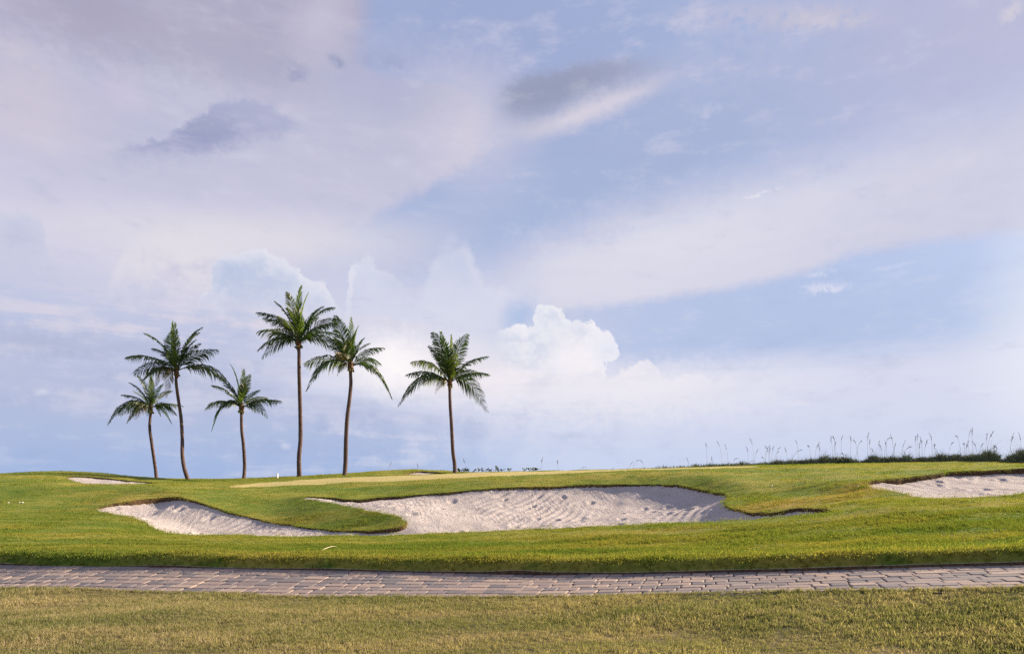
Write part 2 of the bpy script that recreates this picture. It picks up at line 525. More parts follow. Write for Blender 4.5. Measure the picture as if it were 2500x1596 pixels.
def fast_mesh(name, V, tris, mat):
    """numpy arrays to a triangle mesh"""
    me = bpy.data.meshes.new(name)
    V = np.asarray(V, dtype=np.float32); T = np.asarray(tris, dtype=np.int32)
    me.vertices.add(len(V)); me.vertices.foreach_set('co', V.ravel())
    me.loops.add(T.size); me.loops.foreach_set('vertex_index', T.ravel())
    me.polygons.add(len(T))
    me.polygons.foreach_set('loop_start', np.arange(0, T.size, 3, dtype=np.int32))
    me.update(calc_edges=True)
    if mat: me.materials.append(mat)
    return me


def tag(o, label=None, cat=None, group=None, kind=None):
    if label: o['label'] = label
    if cat: o['category'] = cat
    if group: o['group'] = group
    if kind: o['kind'] = kind
    return o


def empty(name, loc, parent=None):
    o = bpy.data.objects.new(name, None)
    o.empty_display_size = 0.2
    o.location = loc
    return link(o, parent)


def un(u, v, Y):
    """point at distance Y seen in direction (u, v)"""
    return ((u - CU) * Y / F, Y, ZC - (v - VH) * Y / F)


# ------------------------------------------------------------------ materials
def new_mat(name):
    m = bpy.data.materials.new(name)
    m.use_nodes = True
    t = m.node_tree
    t.nodes.clear()
    E.tree = t
    out = t.nodes.new('ShaderNodeOutputMaterial')
    return m, t, out


def principled(t, out, color, rough=0.9, normal=None, spec=0.2):
    p = t.nodes.new('ShaderNodeBsdfPrincipled')
    put(p.inputs['Base Color'], color if isinstance(color, E) else tuple(color) + (1.0,))
    put(p.inputs['Roughness'], rough)
    p.inputs['Specular IOR Level'].default_value = spec
    if normal is not None: put(p.inputs['Normal'], normal)
    t.links.new(p.outputs[0], out.inputs[0])
    return p


def bump(height, strength=0.5, dist=0.02):
    n = E.tree.nodes.new('ShaderNodeBump')
    n.inputs['Strength'].default_value = strength
    n.inputs['Distance'].default_value = dist
    put(n.inputs['Height'], height)
    return E(n.outputs[0])


def world_pos():
    return E(E.tree.nodes.new('ShaderNodeNewGeometry').outputs['Position'])


def attr(name, out='Fac'):
    n = E.tree.nodes.new('ShaderNodeAttribute')
    n.attribute_name = name
    return E(n.outputs[out])


def obj_random():
    return E(E.tree.nodes.new('ShaderNodeObjectInfo').outputs['Random'])


def lawn_colour(p, kind):
    """colour of turf at a place: mown green with straw patches; the near lawn is drier"""
    n1 = noise(vscale(p, (0.16, 0.55, 0.5)), 1.0, 5.0, 0.65)
    n2 = noise(vscale(p, (1.1, 3.4, 1.0), (9, 3, 0)), 1.0, 3.0, 0.6)
    if kind == 'near':
        c = mixc(sstep(n1, 0.38, 0.66), (0.205, 0.215, 0.088), (0.405, 0.335, 0.190))
        c = mixc(sstep(n2, 0.50, 0.74, 0, 0.75), c, (0.135, 0.160, 0.052))
        return mixc(sstep(n2, 0.46, 0.22, 0, 0.6), c, (0.490, 0.390, 0.260))
    c = mixc(sstep(n1, 0.36, 0.66), (0.150, 0.208, 0.034), (0.290, 0.278, 0.056))
    for cx, cy, rx, ry, k in ((8.9, 21.9, 4.2, 1.7, .75), (11.6, 23.2, 1.6, 2.0, .55), (4.0, 16.5, 9.0, 1.3, .35), (-14.5, 27.0, 3.0, 2.0, .3)):
        n = E.tree.nodes.new('ShaderNodeMapping')      # drier, worn places in the turf
        n.vector_type = 'TEXTURE'
        n.inputs['Location'].default_value = (cx, cy, 0)
        n.inputs['Scale'].default_value = (rx, ry, 1e6)
        put(n.inputs['Vector'], p)
        g = E.tree.nodes.new('ShaderNodeTexGradient'); g.gradient_type = 'SPHERICAL'
        E.tree.links.new(n.outputs[0], g.inputs[0])
        c = mixc(sstep(E(g.outputs['Fac']) + (n1 - 0.5), 0.0, 0.8, 0.0, k), c, (0.40, 0.29, 0.085))
    c = mixc(sstep(n2, 0.50, 0.70, 0, 0.85), c, (0.080, 0.160, 0.022))
    return mixc(sstep(n2, 0.44, 0.22, 0, 0.5), c, (0.330, 0.290, 0.080))


def mat_lawn(name, kind):
    m, t, out = new_mat(name)
    p = world_pos()
    c = lawn_colour(p, kind)
    fine = noise(p, 60.0, 3.0, 0.7)
    c = mixc(sstep(fine, 0.3, 0.7, 0.0, 0.6), c, mixc(1.0, c, (0.5, 0.5, 0.45), 'MULTIPLY'))
    if kind == 'near': c = mixc(1.0, c, (0.55, 0.52, 0.5), 'MULTIPLY')
    h = noise(vscale(p, (1, 1, 1)), 34.0, 4.0, 0.75)
    principled(t, out, c, 0.95, bump(h, 0.8, 0.05), 0.1)
    return m


def mat_blade(name, kind):
    m, t, out = new_mat(name)
    p = world_pos()
    c = lawn_colour(p, kind)
    sh = attr('shade')
    r = obj_random()
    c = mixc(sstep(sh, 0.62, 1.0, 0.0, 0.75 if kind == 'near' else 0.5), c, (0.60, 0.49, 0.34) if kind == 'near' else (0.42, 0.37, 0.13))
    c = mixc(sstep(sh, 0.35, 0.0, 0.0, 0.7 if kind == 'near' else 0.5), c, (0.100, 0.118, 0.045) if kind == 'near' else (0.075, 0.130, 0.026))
    c = mixc(sstep(r, 0.0, 1.0, 0.0, 0.35), c, mixc(1.0, c, (0.6, 0.62, 0.55), 'MULTIPLY'))
    d = t.nodes.new('ShaderNodeBsdfDiffuse')
    tr = t.nodes.new('ShaderNodeBsdfTranslucent')
    put(d.inputs[0], c)
    put(tr.inputs[0], mixc(1.0, c, (1.15, 1.2, 0.7), 'MULTIPLY'))
    mx = t.nodes.new('ShaderNodeMixShader')
    mx.inputs[0].default_value = 0.42
    t.links.new(d.outputs[0], mx.inputs[1]); t.links.new(tr.outputs[0], mx.inputs[2])
    t.links.new(mx.outputs[0], out.inputs[0])
    return m


def mat_green():
    m, t, out = new_mat('putting_green')
    p = world_pos()
    n = noise(vscale(p, (0.5, 1.6, 1)), 1.0, 4.0, 0.6)
    c = mixc(sstep(n, 0.3, 0.7), (0.43, 0.355, 0.155), (0.36, 0.325, 0.125))
    principled(t, out, c, 0.95, bump(noise(p, 80.0, 3.0, 0.7), 0.5, 0.02), 0.1)
    return m


def mat_sand():
    m, t, out = new_mat('bunker_sand')
    p = world_pos()
    n = noise(p, 1.3, 5.0, 0.65)
    c = mixc(sstep(n, 0.3, 0.7), (0.460, 0.424, 0.416), (0.378, 0.346, 0.338))
    speck = noise(vscale(p, (1, 1, 2)), 17.0, 5.0, 0.8)
    c = mixc(sstep(speck, 0.48, 0.66, 0.0, 0.7), c, (0.20, 0.175, 0.165))
    # rake furrows run slanting down the face, broken by footprints
    w = t.nodes.new('ShaderNodeTexWave')
    w.wave_type = 'BANDS'; w.bands_direction = 'X'
    w.inputs['Scale'].default_value = 1.7
    w.inputs['Distortion'].default_value = 9.0
    w.inputs['Detail'].default_value = 4.0
    w.inputs['Detail Scale'].default_value = 2.0
    put(w.inputs['Vector'], vscale(p, (1.0, 0.35, 0.3), rot=(0, 0, R(-35))))
    h = E(w.outputs['Fac']) * sstep(noise(p, 0.5, 2.0), 0.46, 0.62, 0.0, 0.45) + noise(p, 8.0, 6.0, 0.78) * 1.2 + noise(p, 30.0, 4.0, 0.75) * 0.9
    principled(t, out, c, 0.95, bump(h, 0.65, 0.045), 0.1)
    return m


def mat_soil():
    m, t, out = new_mat('turf_soil')
    p = world_pos()
    c = mixc(sstep(noise(p, 14.0, 4.0, 0.7), 0.35, 0.65), (0.060, 0.040, 0.025), (0.14, 0.090, 0.050))
    principled(t, out, c, 1.0, bump(noise(vscale(p, (1, 1, .3)), 40.0, 4.0, 0.7), 1.0, 0.03), 0.05)
    return m


def mat_paver():
    m, t, out = new_mat('concrete_paver')
    p = world_pos()
    g = t.nodes.new('ShaderNodeNewGeometry')
    r = op('FRACT', obj_random() * 7.31 + E(g.outputs['Random Per Island']) * 3.7)
    ramp = t.nodes.new('ShaderNodeValToRGB')
    ramp.color_ramp.interpolation = 'LINEAR'
    els = ramp.color_ramp.elements
    cs = [(0.0, (.20, .165, .16)), (.18, (.29, .225, .195)), (.36, (.165, .15, .16)), (.52, (.105, .105, .125)), (.68, (.215, .175, .165)), (.84, (.35, .275, .23)), (1.0, (.13, .125, .145))]
    while len(els) < len(cs): els.new(0.5)
    for e, (q, c) in zip(els, cs): e.position = q; e.color = c + (1,)
    put(ramp.inputs[0], r)
    c = E(ramp.outputs[0])
    n = noise(p, 11.0, 5.0, 0.7)
    c = mixc(sstep(n, 0.35, 0.75, 0.0, 0.4), c, (0.20, 0.175, 0.17))
    f = noise(p, 130.0, 3.0, 0.8)
    c = mixc(sstep(f, 0.45, 0.75, 0.0, 0.25), c, (0.36, 0.31, 0.28))
    principled(t, out, c, 0.85, bump(f + n, 0.35, 0.006), 0.25)
    return m


def mat_plain(name, col, rough=0.9, var=0.25, scale=12.0, spec=0.2):
    m, t, out = new_mat(name)
    p = world_pos()
    c = mixc(sstep(noise(p, scale, 4.0, 0.65), 0.3, 0.7), tuple(x * (1 - var) for x in col), tuple(min(1, x * (1 + var)) for x in col))
    principled(t, out, c, rough, None, spec)
    return m


M = {}
M['lawn_near'] = mat_lawn('dry_lawn', 'near')
M['lawn_far'] = mat_lawn('fairway_lawn', 'far')
M['blade_near'] = mat_blade('dry_grass_blade', 'near')
M['blade_far'] = mat_blade('fairway_grass_blade', 'far')
M['green'] = mat_green()
M['sand'] = mat_sand()
M['soil'] = mat_soil()
M['paver'] = mat_paver()
M['joint'] = mat_plain('joint_sand', (0.075, 0.06, 0.05), 1.0, 0.3, 40)


# ------------------------------------------------------------------ the lie of the land
# bunkers, outline points (direction u, v and distance); the back lips come first, the front edges last
BUNKER_MAIN = [(230, 1242, 25.2), (270, 1230, 26.0), (320, 1222, 26.5), (370, 1216, 27.1), (410, 1211, 27.4), (440, 1213, 27.2), (470, 1220, 26.8), (540, 1243, 26.0), (620, 1265, 25.2),
               (700, 1280, 24.2), (780, 1289, 23.2), (850, 1293, 22.5), (920, 1293, 22.2), (960, 1289, 22.2), (985, 1282, 22.3), (993, 1274, 22.6), (985, 1266, 22.8), (960, 1256, 23.5),
               (900, 1244, 24.5), (820, 1230, 25.8), (765, 1219, 26.8), (742, 1213, 27.4), (800, 1213, 27.8), (850, 1217, 27.5), (880, 1219, 27.3), (950, 1212, 27.6), (1060, 1204, 28.0),
               (1150, 1196, 28.3), (1260, 1189, 28.6), (1350, 1186, 28.8), (1450, 1183, 29.0), (1550, 1182, 28.8), (1640, 1183, 28.2), (1690, 1189, 27.5), (1740, 1199, 26.3), (1778, 1209, 25.0),
               (1775, 1219, 24.0), (1768, 1228, 23.2), (1785, 1239, 22.4), (1830, 1249, 21.5), (1885, 1251, 20.9), (1935, 1241, 20.9), (1960, 1240, 20.6), (2000, 1243, 19.9), (2045, 1248.5, 18.7),
               (2000, 1254.5, 17.9), (1840, 1267.5, 18.1), (1600, 1277.5, 18.4), (1400, 1287.5, 18.7), (1240, 1294.5, 19.0), (945, 1307, 19.4), (800, 1309, 19.6), (640, 1308, 19.8), (500, 1306, 20.3), (420, 1301.5, 20.8),
               (385, 1294.5, 21.4), (350, 1273, 22.6), (310, 1260, 23.6), (260, 1252, 24.4)]
# how high the cut edge stands above the sand at each of those points
DEPTH_MAIN = [.05, .12, .17, .18, .18, .14, .08, .06, .05, .05, .06, .07, .10, .13, .14, .11, .05, .03, .02, .02, .02, .03, .07, .14, .17, .11, .09, .09, .10, .11, .11, .10, .10, .09, .08, .07, .07, .06, .06, .07, .09, .13, .13, .10, .05] + [.05] * 14
BUNKER_RIGHT = [(2105, 1177, 23.6), (2118, 1173, 24.4), (2150, 1170, 25.0), (2200, 1166, 25.6), (2280, 1157, 26.4), (2330, 1150, 27.0), (2420, 1147, 27.2), (2500, 1144, 27.2), (2600, 1141, 26.8),
                (2720, 1150, 25.0), (2740, 1180, 21.5), (2640, 1200, 18.8), (2500, 1205, 18.4), (2430, 1210, 18.6), (2350, 1215, 19.0), (2265, 1217, 19.6), (2200, 1204, 20.8), (2130, 1190, 22.5)]
BUNKER_LEFT = [(162, 1167, 34.2), (166, 1163.5, 34.6), (185, 1162, 35.0), (230, 1164, 35.4), (300, 1171, 35.6), (350, 1175, 35.2), (385, 1179, 34.0), (300, 1182.5, 32.6), (230, 1182, 32.4), (190, 1178, 32.8)]
BUNKER_BACK = [(985, 1158, 44.6), (1000, 1153, 46.4), (1025, 1150.5, 47.4), (1050, 1150.5, 47.4), (1085, 1154, 46.4), (1095, 1156, 45.2), (1040, 1158, 44.2)]
# the pale strip of putting green in front of the palms
GREEN = [(560, 1188.5, 32.0), (700, 1185, 32.4), (880, 1176.5, 32.8), (1060, 1169.5, 33.0), (1260, 1161.5, 33.2), (1400, 1157, 33.6), (1560, 1150.5, 34.0), (1700, 1146, 34.5), (1850, 1139, 35.5),
         (1800, 1138.2, 40.5), (1600, 1143.4, 43.2), (1300, 1150.6, 44.0), (1150, 1153.4, 43.6), (1040, 1158.5, 42.0), (900, 1163.0, 41.0), (780, 1168.5, 39.0), (660, 1177, 36.0)]

# path: near and far edge, left to right
PATH_FAR = [(-700, 1368, 17.6), (-350, 1372, 15.4), (0, 1377, 13.6), (400, 1383, 12.7), (800, 1391, 12.0), (1200, 1400, 11.4), (1350, 1402, 11.1), (1700, 1398, 10.4), (2000, 1391, 9.9), (2200, 1385, 9.6), (2500, 1378, 9.15), (2850, 1371, 8.7), (3300, 1364, 8.2)]
PATH_NEAR = [(-700, 1425, 15.6), (-350, 1430, 13.5), (0, 1437, 11.75), (400, 1447, 10.85), (700, 1457, 10.25), (1000, 1459, 9.85), (1300, 1456, 9.45), (1700, 1449, 8.65), (2100, 1441, 8.0), (2500, 1433, 7.45), (2850, 1428, 7.0), (3300, 1420, 6.5)]

CTRL = []


def ctl(*p): CTRL.extend(p)


def ctl_xyz(x, y, z): CTRL.append((x * F / y + CU, VH - (z - ZC) * F / y, y))


for P in (BUNKER_MAIN, BUNKER_RIGHT, BUNKER_LEFT, BUNKER_BACK, GREEN): ctl(*P)
# foreground
for x, y, z in ((-10, 2.0, -.12), (0, 2.0, 0.04), (10, 2, .4), (-14, 6.5, -.16), (-5, 6.6, -.02), (0, 6.5, .06), (5, 6.0, .27), (12, 6, .5), (-10, 9.2, -.12), (-4, 8.4, .06), (1, 8, .10), (4.5, 7.2, .33), (-20, 11, -.3)):
    ctl_xyz(x, y, z)
# both sides of the path
for u, v, Y in PATH_NEAR: ctl((u, v, Y))
for u, v, Y in PATH_FAR: ctl((u, v, Y))
# lawn beyond the path
ctl((0, 1320, 17.0), (250, 1325, 16.6), (600, 1335, 15.8), (1000, 1338, 15.2), (1400, 1333, 14.8), (1800, 1322, 14.2), (2200, 1305, 13.6), (2500, 1290, 13.2), (2500, 1240, 15.8), (2200, 1262, 15.6))
ctl((0, 1290, 19.8), (120, 1290, 20.0), (230, 1290, 20.0), (-300, 1300, 19), (-300, 1212, 29))
for u in (-150, 0, 120, 250): ctl((u, 1246 - (4 if u == 250 else 0), 25.2), (u, 1212, 29.0), (u, 1184, 30.9))
ctl((350, 1190, 30.2), (410, 1194, 28.8), (330, 1205, 28.4))
ctl((2110, 1240, 17.4), (2200, 1226, 18.0), (2300, 1221, 17.6), (2130, 1222, 19.6), (2050, 1215, 21.5), (2040, 1232, 20.2), (1950, 1222, 22.2), (1860, 1228, 22.6), (1900, 1204, 24.6), (1980, 1190, 24.6), (2060, 1200, 23.2))
ctl((1900, 1166, 28.0), (1980, 1155, 28.5), (2060, 1158, 26.8), (2150, 1152, 28.0), (2000, 1141, 31.5))
# above the back lips: shoulder of turf up to the green
ctl((470, 1192, 30.4), (600, 1200, 29.6), (490, 1205, 28.4), (560, 1221, 27.3), (640, 1238, 26.5), (720, 1248, 25.5), (800, 1259, 24.5), (880, 1270, 23.5), (930, 1275, 22.9), (700, 1212, 28.4), (740, 1228, 26.9))
ctl((900, 1196, 30.2), (1060, 1181, 30.0), (1260, 1168, 30.2), (1450, 1159, 30.4), (1560, 1155.5, 30.4), (1650, 1155, 29.8), (1710, 1160, 29.0), (1765, 1173, 27.4), (1815, 1193, 25.6), (1838, 1211, 24.5))
# skyline
ctl((-300, 1172, 36), (0, 1156.5, 37.0), (60, 1152.5, 37.4), (130, 1150, 37.8), (190, 1150.8, 38.4), (240, 1154, 39.0), (300, 1160.5, 40.0), (380, 1168, 41.5), (450, 1172, 43.0), (600, 1168.5, 44.0), (730, 1164, 44.6), (830, 1158.5, 45.2),
    (890, 1152.5, 48.0), (960, 1147, 49.5), (1010, 1145.5, 50.0), (1060, 1147, 49.5), (1110, 1152.8, 47.5), (1200, 1152, 46.2), (1300, 1150, 46.0), (1450, 1146.8, 45.4), (1600, 1143, 44.6), (1700, 1140, 43.6), (1800, 1137, 42.4),
    (1900, 1134, 40.5), (1980, 1132.5, 39), (2060, 1131.5, 38.0), (2200, 1129, 36.0), (2350, 1127, 34.0), (2430, 1129, 32.6), (2480, 1133, 31.6), (2600, 1135, 31))
# the dune behind, falling to the beach
for x in (-60, -35, -18, -6, 6, 18, 35, 60):
    ctl_xyz(x, 56, 1.9 if x < 12 else 2.4)
    ctl_xyz(x, 66, 0.7); ctl_xyz(x, 90, -1.2)
ctl_xyz(30, 40, 3.05); ctl_xyz(27, 34, 2.75); ctl_xyz(40, 30, 2.6); ctl_xyz(-45, 30, .9); ctl_xyz(-45, 15, 0); ctl_xyz(34, 12, 1.0); ctl_xyz(-60, 45, 1.4); ctl_xyz(60, 20, 1.6); ctl_xyz(-40, 2, -.2); ctl_xyz(40, 2, .5)


def tps_fit(pts, lam=0.003):
    P = np.array(pts, dtype=np.float64)
    n = len(P)
    s = 0.1
    A2 = P[:, :2] * s
    d2 = ((A2[:, None, :] - A2[None, :, :]) ** 2).sum(-1)
    Kk = 0.5 * d2 * np.log(np.maximum(d2, 1e-12))
    L = np.zeros((n + 3, n + 3))
    L[:n, :n] = Kk + lam * np.eye(n)
    L[:n, n] = 1; L[:n, n + 1:] = A2
    L[n, :n] = 1; L[n + 1:, :n] = A2.T
    w = np.linalg.solve(L, np.concatenate([P[:, 2], np.zeros(3)]))
    return A2, w, s


def tps_eval(fit, X, Y):
    A2, w, s = fit
    Q = np.stack([np.ravel(X), np.ravel(Y)], 1) * s
    out = np.empty(len(Q))
    n = len(A2)
    q2a = (A2 ** 2).sum(1)
    for i in range(0, len(Q), 20000):
        q = Q[i:i + 20000]
        d2 = (q ** 2).sum(1)[:, None] + q2a[None, :] - 2 * q @ A2.T
        np.maximum(d2, 1e-12, out=d2)
        out[i:i + 20000] = (0.5 * d2 * np.log(d2)) @ w[:n] + w[n] + q @ w[n + 1:]
    return out.reshape(np.shape(X))


FIT = tps_fit([un(*p) for p in CTRL])
_wv = []
for k in range(26):
    a = rng.uniform(0, 2 * math.pi)
    lam = rng.uniform(0.6, 2.6)
    _wv.append((math.cos(a) * 2 * math.pi / lam, math.sin(a) * 2 * math.pi / lam, rng.uniform(0, 6.28), 0.0017 * lam ** 0.7))


def relief(X, Y):
    z = np.zeros(np.shape(X))
    for kx, ky, ph, am in _wv: z += am * np.sin(kx * X + ky * Y + ph)
    return z


_xf, _yf = np.array([un(*p)[:2] for p in PATH_FAR]).T
_xn, _yn = np.array([un(*p)[:2] for p in PATH_NEAR]).T


def bank(X, Y):
    """turf stands proud of the paving: a rounded bank on the far side, a low lip on the near side"""
    df = Y - np.interp(X, _xf, _yf)
    dn = np.interp(X, _xn, _yn) - Y
    q = np.clip((df + .03) / .2, 0, 1)
    zf = (.03 + .175 * q * q * (3 - 2 * q)) * np.exp(-np.maximum(df - .5, 0) / 1.3)
    zn = np.where(X > 3, .012, .0) * np.exp(-np.maximum(dn, 0) / .5)
    return np.where(df > -.06, zf, np.where(dn > -.06, zn, 0.0))


def ground_z(X, Y):
    X, Y = np.asarray(X, float), np.asarray(Y, float)
    near = tps_eval(FIT, np.clip(X, -58, 58), np.clip(Y, 2.0, 88))
    out = np.maximum(np.abs(X) - 58, 0) + np.maximum(Y - 88, 0) + np.maximum(2.0 - Y, 0)
    k = np.exp(-out / 25.0)
    far = np.where(Y > 60, -1.5, np.where(Y < 30, 0.0, -1.5 * (Y - 30) / 30.0))
    return near * k + far * (1 - k) + relief(X, Y) * np.clip(np.abs(Y - np.interp(X, _xf, (_yf + np.interp(_xf, _xn, _yn)) / 2)) / 3.0, 0.1, 1) + bank(X, Y)


def smooth_loop(P, closed=True, step=0.12):
    """Catmull-Rom through points in plan, resampled"""
    P = [np.array(un(*p)[:2]) for p in P]
    n = len(P)
    out = []
    for i in range(n if closed else n - 1):
        a, b, c, d = (P[(i - 1) % n], P[i], P[(i + 1) % n], P[(i + 2) % n]) if closed else (P[max(i - 1, 0)], P[i], P[i + 1], P[min(i + 2, n - 1)])
        k = max(2, int(np.linalg.norm(c - b) / step))
        for j in range(k):
            t = j / k
            out.append(0.5 * ((2 * b) + (c - a) * t + (2 * a - 5 * b + 4 * c - d) * t * t + (3 * b - a - 3 * c + d) * t ** 3))
    if not closed: out.append(P[-1])
    return np.array(out)


def inside(poly, X, Y):
    X, Y = np.asarray(X), np.asarray(Y)
    r = np.zeros(X.shape, bool)
    x0, y0 = poly[-1]
    lo, hi = poly.min(0), poly.max(0)
    m = (X >= lo[0]) & (X <= hi[0]) & (Y >= lo[1]) & (Y <= hi[1])
    xs, ys = X[m], Y[m]
    rr = np.zeros(xs.shape, bool)
    for x1, y1 in poly:
        if y0 != y1:
            c = ((y0 > ys) != (y1 > ys)) & (xs < (x1 - x0) * (ys - y0) / (y1 - y0) + x0)
            rr ^= c
        x0, y0 = x1, y1
    r[m] = rr
    return r


def jitter(L, amp):
    n = len(L)
    t = np.roll(L, -1, 0) - np.roll(L, 1, 0)
    t /= np.linalg.norm(t, axis=1)[:, None] + 1e-9
    nr = np.stack([-t[:, 1], t[:, 0]], 1)
    k = np.convolve(rng.normal(0, 1, n + 4), [.25, .5, 1, .5, .25], 'valid')
    return L + nr * (k * amp)[:, None]


LOOPS = [jitter(smooth_loop(P, True, 0.13), a) for P, a in ((BUNKER_MAIN, .022), (BUNKER_RIGHT, .022), (BUNKER_LEFT, .02), (BUNKER_BACK, .02))]
GREEN_LOOP = smooth_loop(GREEN, True, 0.3)
pf, pn = smooth_loop(PATH_FAR, False, 0.2), smooth_loop(PATH_NEAR, False, 0.2)
PATH_LOOP = np.concatenate([pn, pf[::-1]])
HOLES = LOOPS + [PATH_LOOP]

# points of the turf sheet, finer close by
pts = []
y = 1.0
while y < 62:
    st = 0.22 if y < 16 else 0.3 if y < 34 else 0.42
    half = 0.80 * y + 7
    xs = np.arange(-half, half, st)
    for x in xs: pts.append((x + rng.uniform(-.15, .15) * st, y + rng.uniform(-.15, .15) * st))
    y += st
for off in (.045, .09, .135, .19, .27):
    pts += [(x, yy + off) for x, yy in smooth_loop(PATH_FAR, False, .14)]
pts = np.array(pts)
keep = np.ones(len(pts), bool)
for L in HOLES + [GREEN_LOOP]:
    lo, hi = L.min(0) - .2, L.max(0) + .2
    m = np.where((pts[:, 0] > lo[0]) & (pts[:, 0] < hi[0]) & (pts[:, 1] > lo[1]) & (pts[:, 1] < hi[1]))[0]
    for i in range(0, len(m), 2000):
        q = pts[m[i:i + 2000]]
        keep[m[i:i + 2000]] &= (((q[:, None, :] - L[None, :, :]) ** 2).sum(-1).min(1) > 0.035 ** 2)
pts = pts[keep]
far = []
for r in (70, 85, 110, 150, 220, 350, 600, 1200, 3000, 6000):
    n = 40
    far += [(r * 1.3 * math.cos(2 * math.pi * (i + .5) / n), 30 + r * math.sin(2 * math.pi * (i + .5) / n)) for i in range(n)]
far += [(x, yy) for x in (-70, -62, 62, 70) for yy in range(0, 64, 8)] + [(x, yy) for x in range(-60, 61, 8) for yy in (-30, -14, -6, -2, 66, 74, 84)]
vco = [tuple(p) for p in pts] + far
edges = []
for L in HOLES + [GREEN_LOOP]:
    b = len(vco)
    vco += [tuple(p) for p in L]
    edges += [(b + i, b + (i + 1) % len(L)) for i in range(len(L))]
cv, ce, cf, _, _, _ = delaunay_2d_cdt([Vector(v) for v in vco], edges, [], 0, 1e-5)
CV = np.array([(v.x, v.y) for v in cv])
CF = np.array([tuple(f) for f in cf], dtype=np.int32)
CZ = ground_z(CV[:, 0], CV[:, 1])
# orientation upwards
a, b, c = CV[CF[:, 0]], CV[CF[:, 1]], CV[CF[:, 2]]
flip = ((b - a)[:, 0] * (c - a)[:, 1] - (b - a)[:, 1] * (c - a)[:, 0]) < 0
CF[flip] = CF[flip][:, ::-1]
cen = CV[CF].mean(1)
hole = np.zeros(len(CF), bool)
for L in HOLES: hole |= inside(L, cen[:, 0], cen[:, 1])
gmask = inside(GREEN_LOOP, cen[:, 0], cen[:, 1]) & ~hole
pm = np.interp(cen[:, 0], pn[:, 0], (pn[:, 1] + np.interp(pn[:, 0], pf[:, 0], pf[:, 1])) / 2)
nmask = (cen[:, 1] < pm) & ~hole
fmask = ~(hole | gmask | nmask)


def sheet(name, mask, mat):
    T = CF[mask]
    used, inv = np.unique(T, return_inverse=True)
    me = fast_mesh(name, np.column_stack([CV[used], CZ[used]]), inv.reshape(-1, 3), mat)
    me.polygons.foreach_set('use_smooth', [True] * len(me.polygons))
    o = link(bpy.data.objects.new(name, me))
    return tag(o, kind='structure')


tag(sheet('foreground_lawn', nmask, M['lawn_near']), 'dry straw-green lawn in front of the paved path', 'lawn')
tag(sheet('fairway_lawn', fmask, M['lawn_far']), 'green mown lawn rising from the path round the bunkers', 'lawn')
tag(sheet('putting_green', gmask, M['green']), 'pale tan strip of closely mown putting green before the palms', 'putting green')


# ------------------------------------------------------------------ bunkers: sand sheets and the cut turf edges round them
def dist_to(L, X, Y):
    Q = np.stack([X, Y], 1)
    out = np.empty(len(Q))
    for i in range(0, len(Q), 4000):
        q = Q[i:i + 4000]
        out[i:i + 4000] = np.sqrt(((q[:, None, :] - L[None, ::2, :]) ** 2).sum(-1).min(1))
    return out


_sw = [(rng.uniform(0, 6.28), rng.uniform(0.25, 1.1), rng.uniform(0, 6.28)) for _ in range(40)]


def sand_relief(X, Y):
    z = np.zeros(X.shape)
    for a, lam, ph in _sw: z += 0.0022 * lam * np.sin((X * math.cos(a) + Y * math.sin(a)) * 6.283 / lam + ph)
    return z


def worked_sand(X, Y, L):
    """rake furrows slanting down the face in places, and scattered footprints"""
    q = np.random.default_rng(31)
    z = np.zeros(X.shape)
    lo, hi = L.min(0), L.max(0)
    area = (hi - lo).prod()
    for k in range(max(2, int(area / 14))):
        cx, cy = q.uniform(lo[0], hi[0]), q.uniform(lo[1], hi[1])
        a, r_, l = q.normal(-.55, .3), q.uniform(.8, 2.0), q.uniform(.26, .42)
        d = (X - cx) * math.cos(a) + (Y - cy) * math.sin(a)
        z += .017 * np.sin(d * 6.283 / l + 1.2 * np.sin((X + Y) * 1.3)) * np.exp(-((X - cx) ** 2 + (Y - cy) ** 2) / r_ ** 2)
    for k in range(int(area * .55)):
        cx, cy, r_ = q.uniform(lo[0], hi[0]), q.uniform(lo[1], hi[1]), q.uniform(.08, .15)
        m = (np.abs(X - cx) < .6) & (np.abs(Y - cy) < .6)
        d2 = ((X[m] - cx) ** 2 + ((Y[m] - cy) / 1.7) ** 2) / r_ ** 2
        z[m] += -.045 * np.exp(-d2) + .022 * np.exp(-(np.sqrt(d2) - 1.7) ** 2 * 4)
    return z


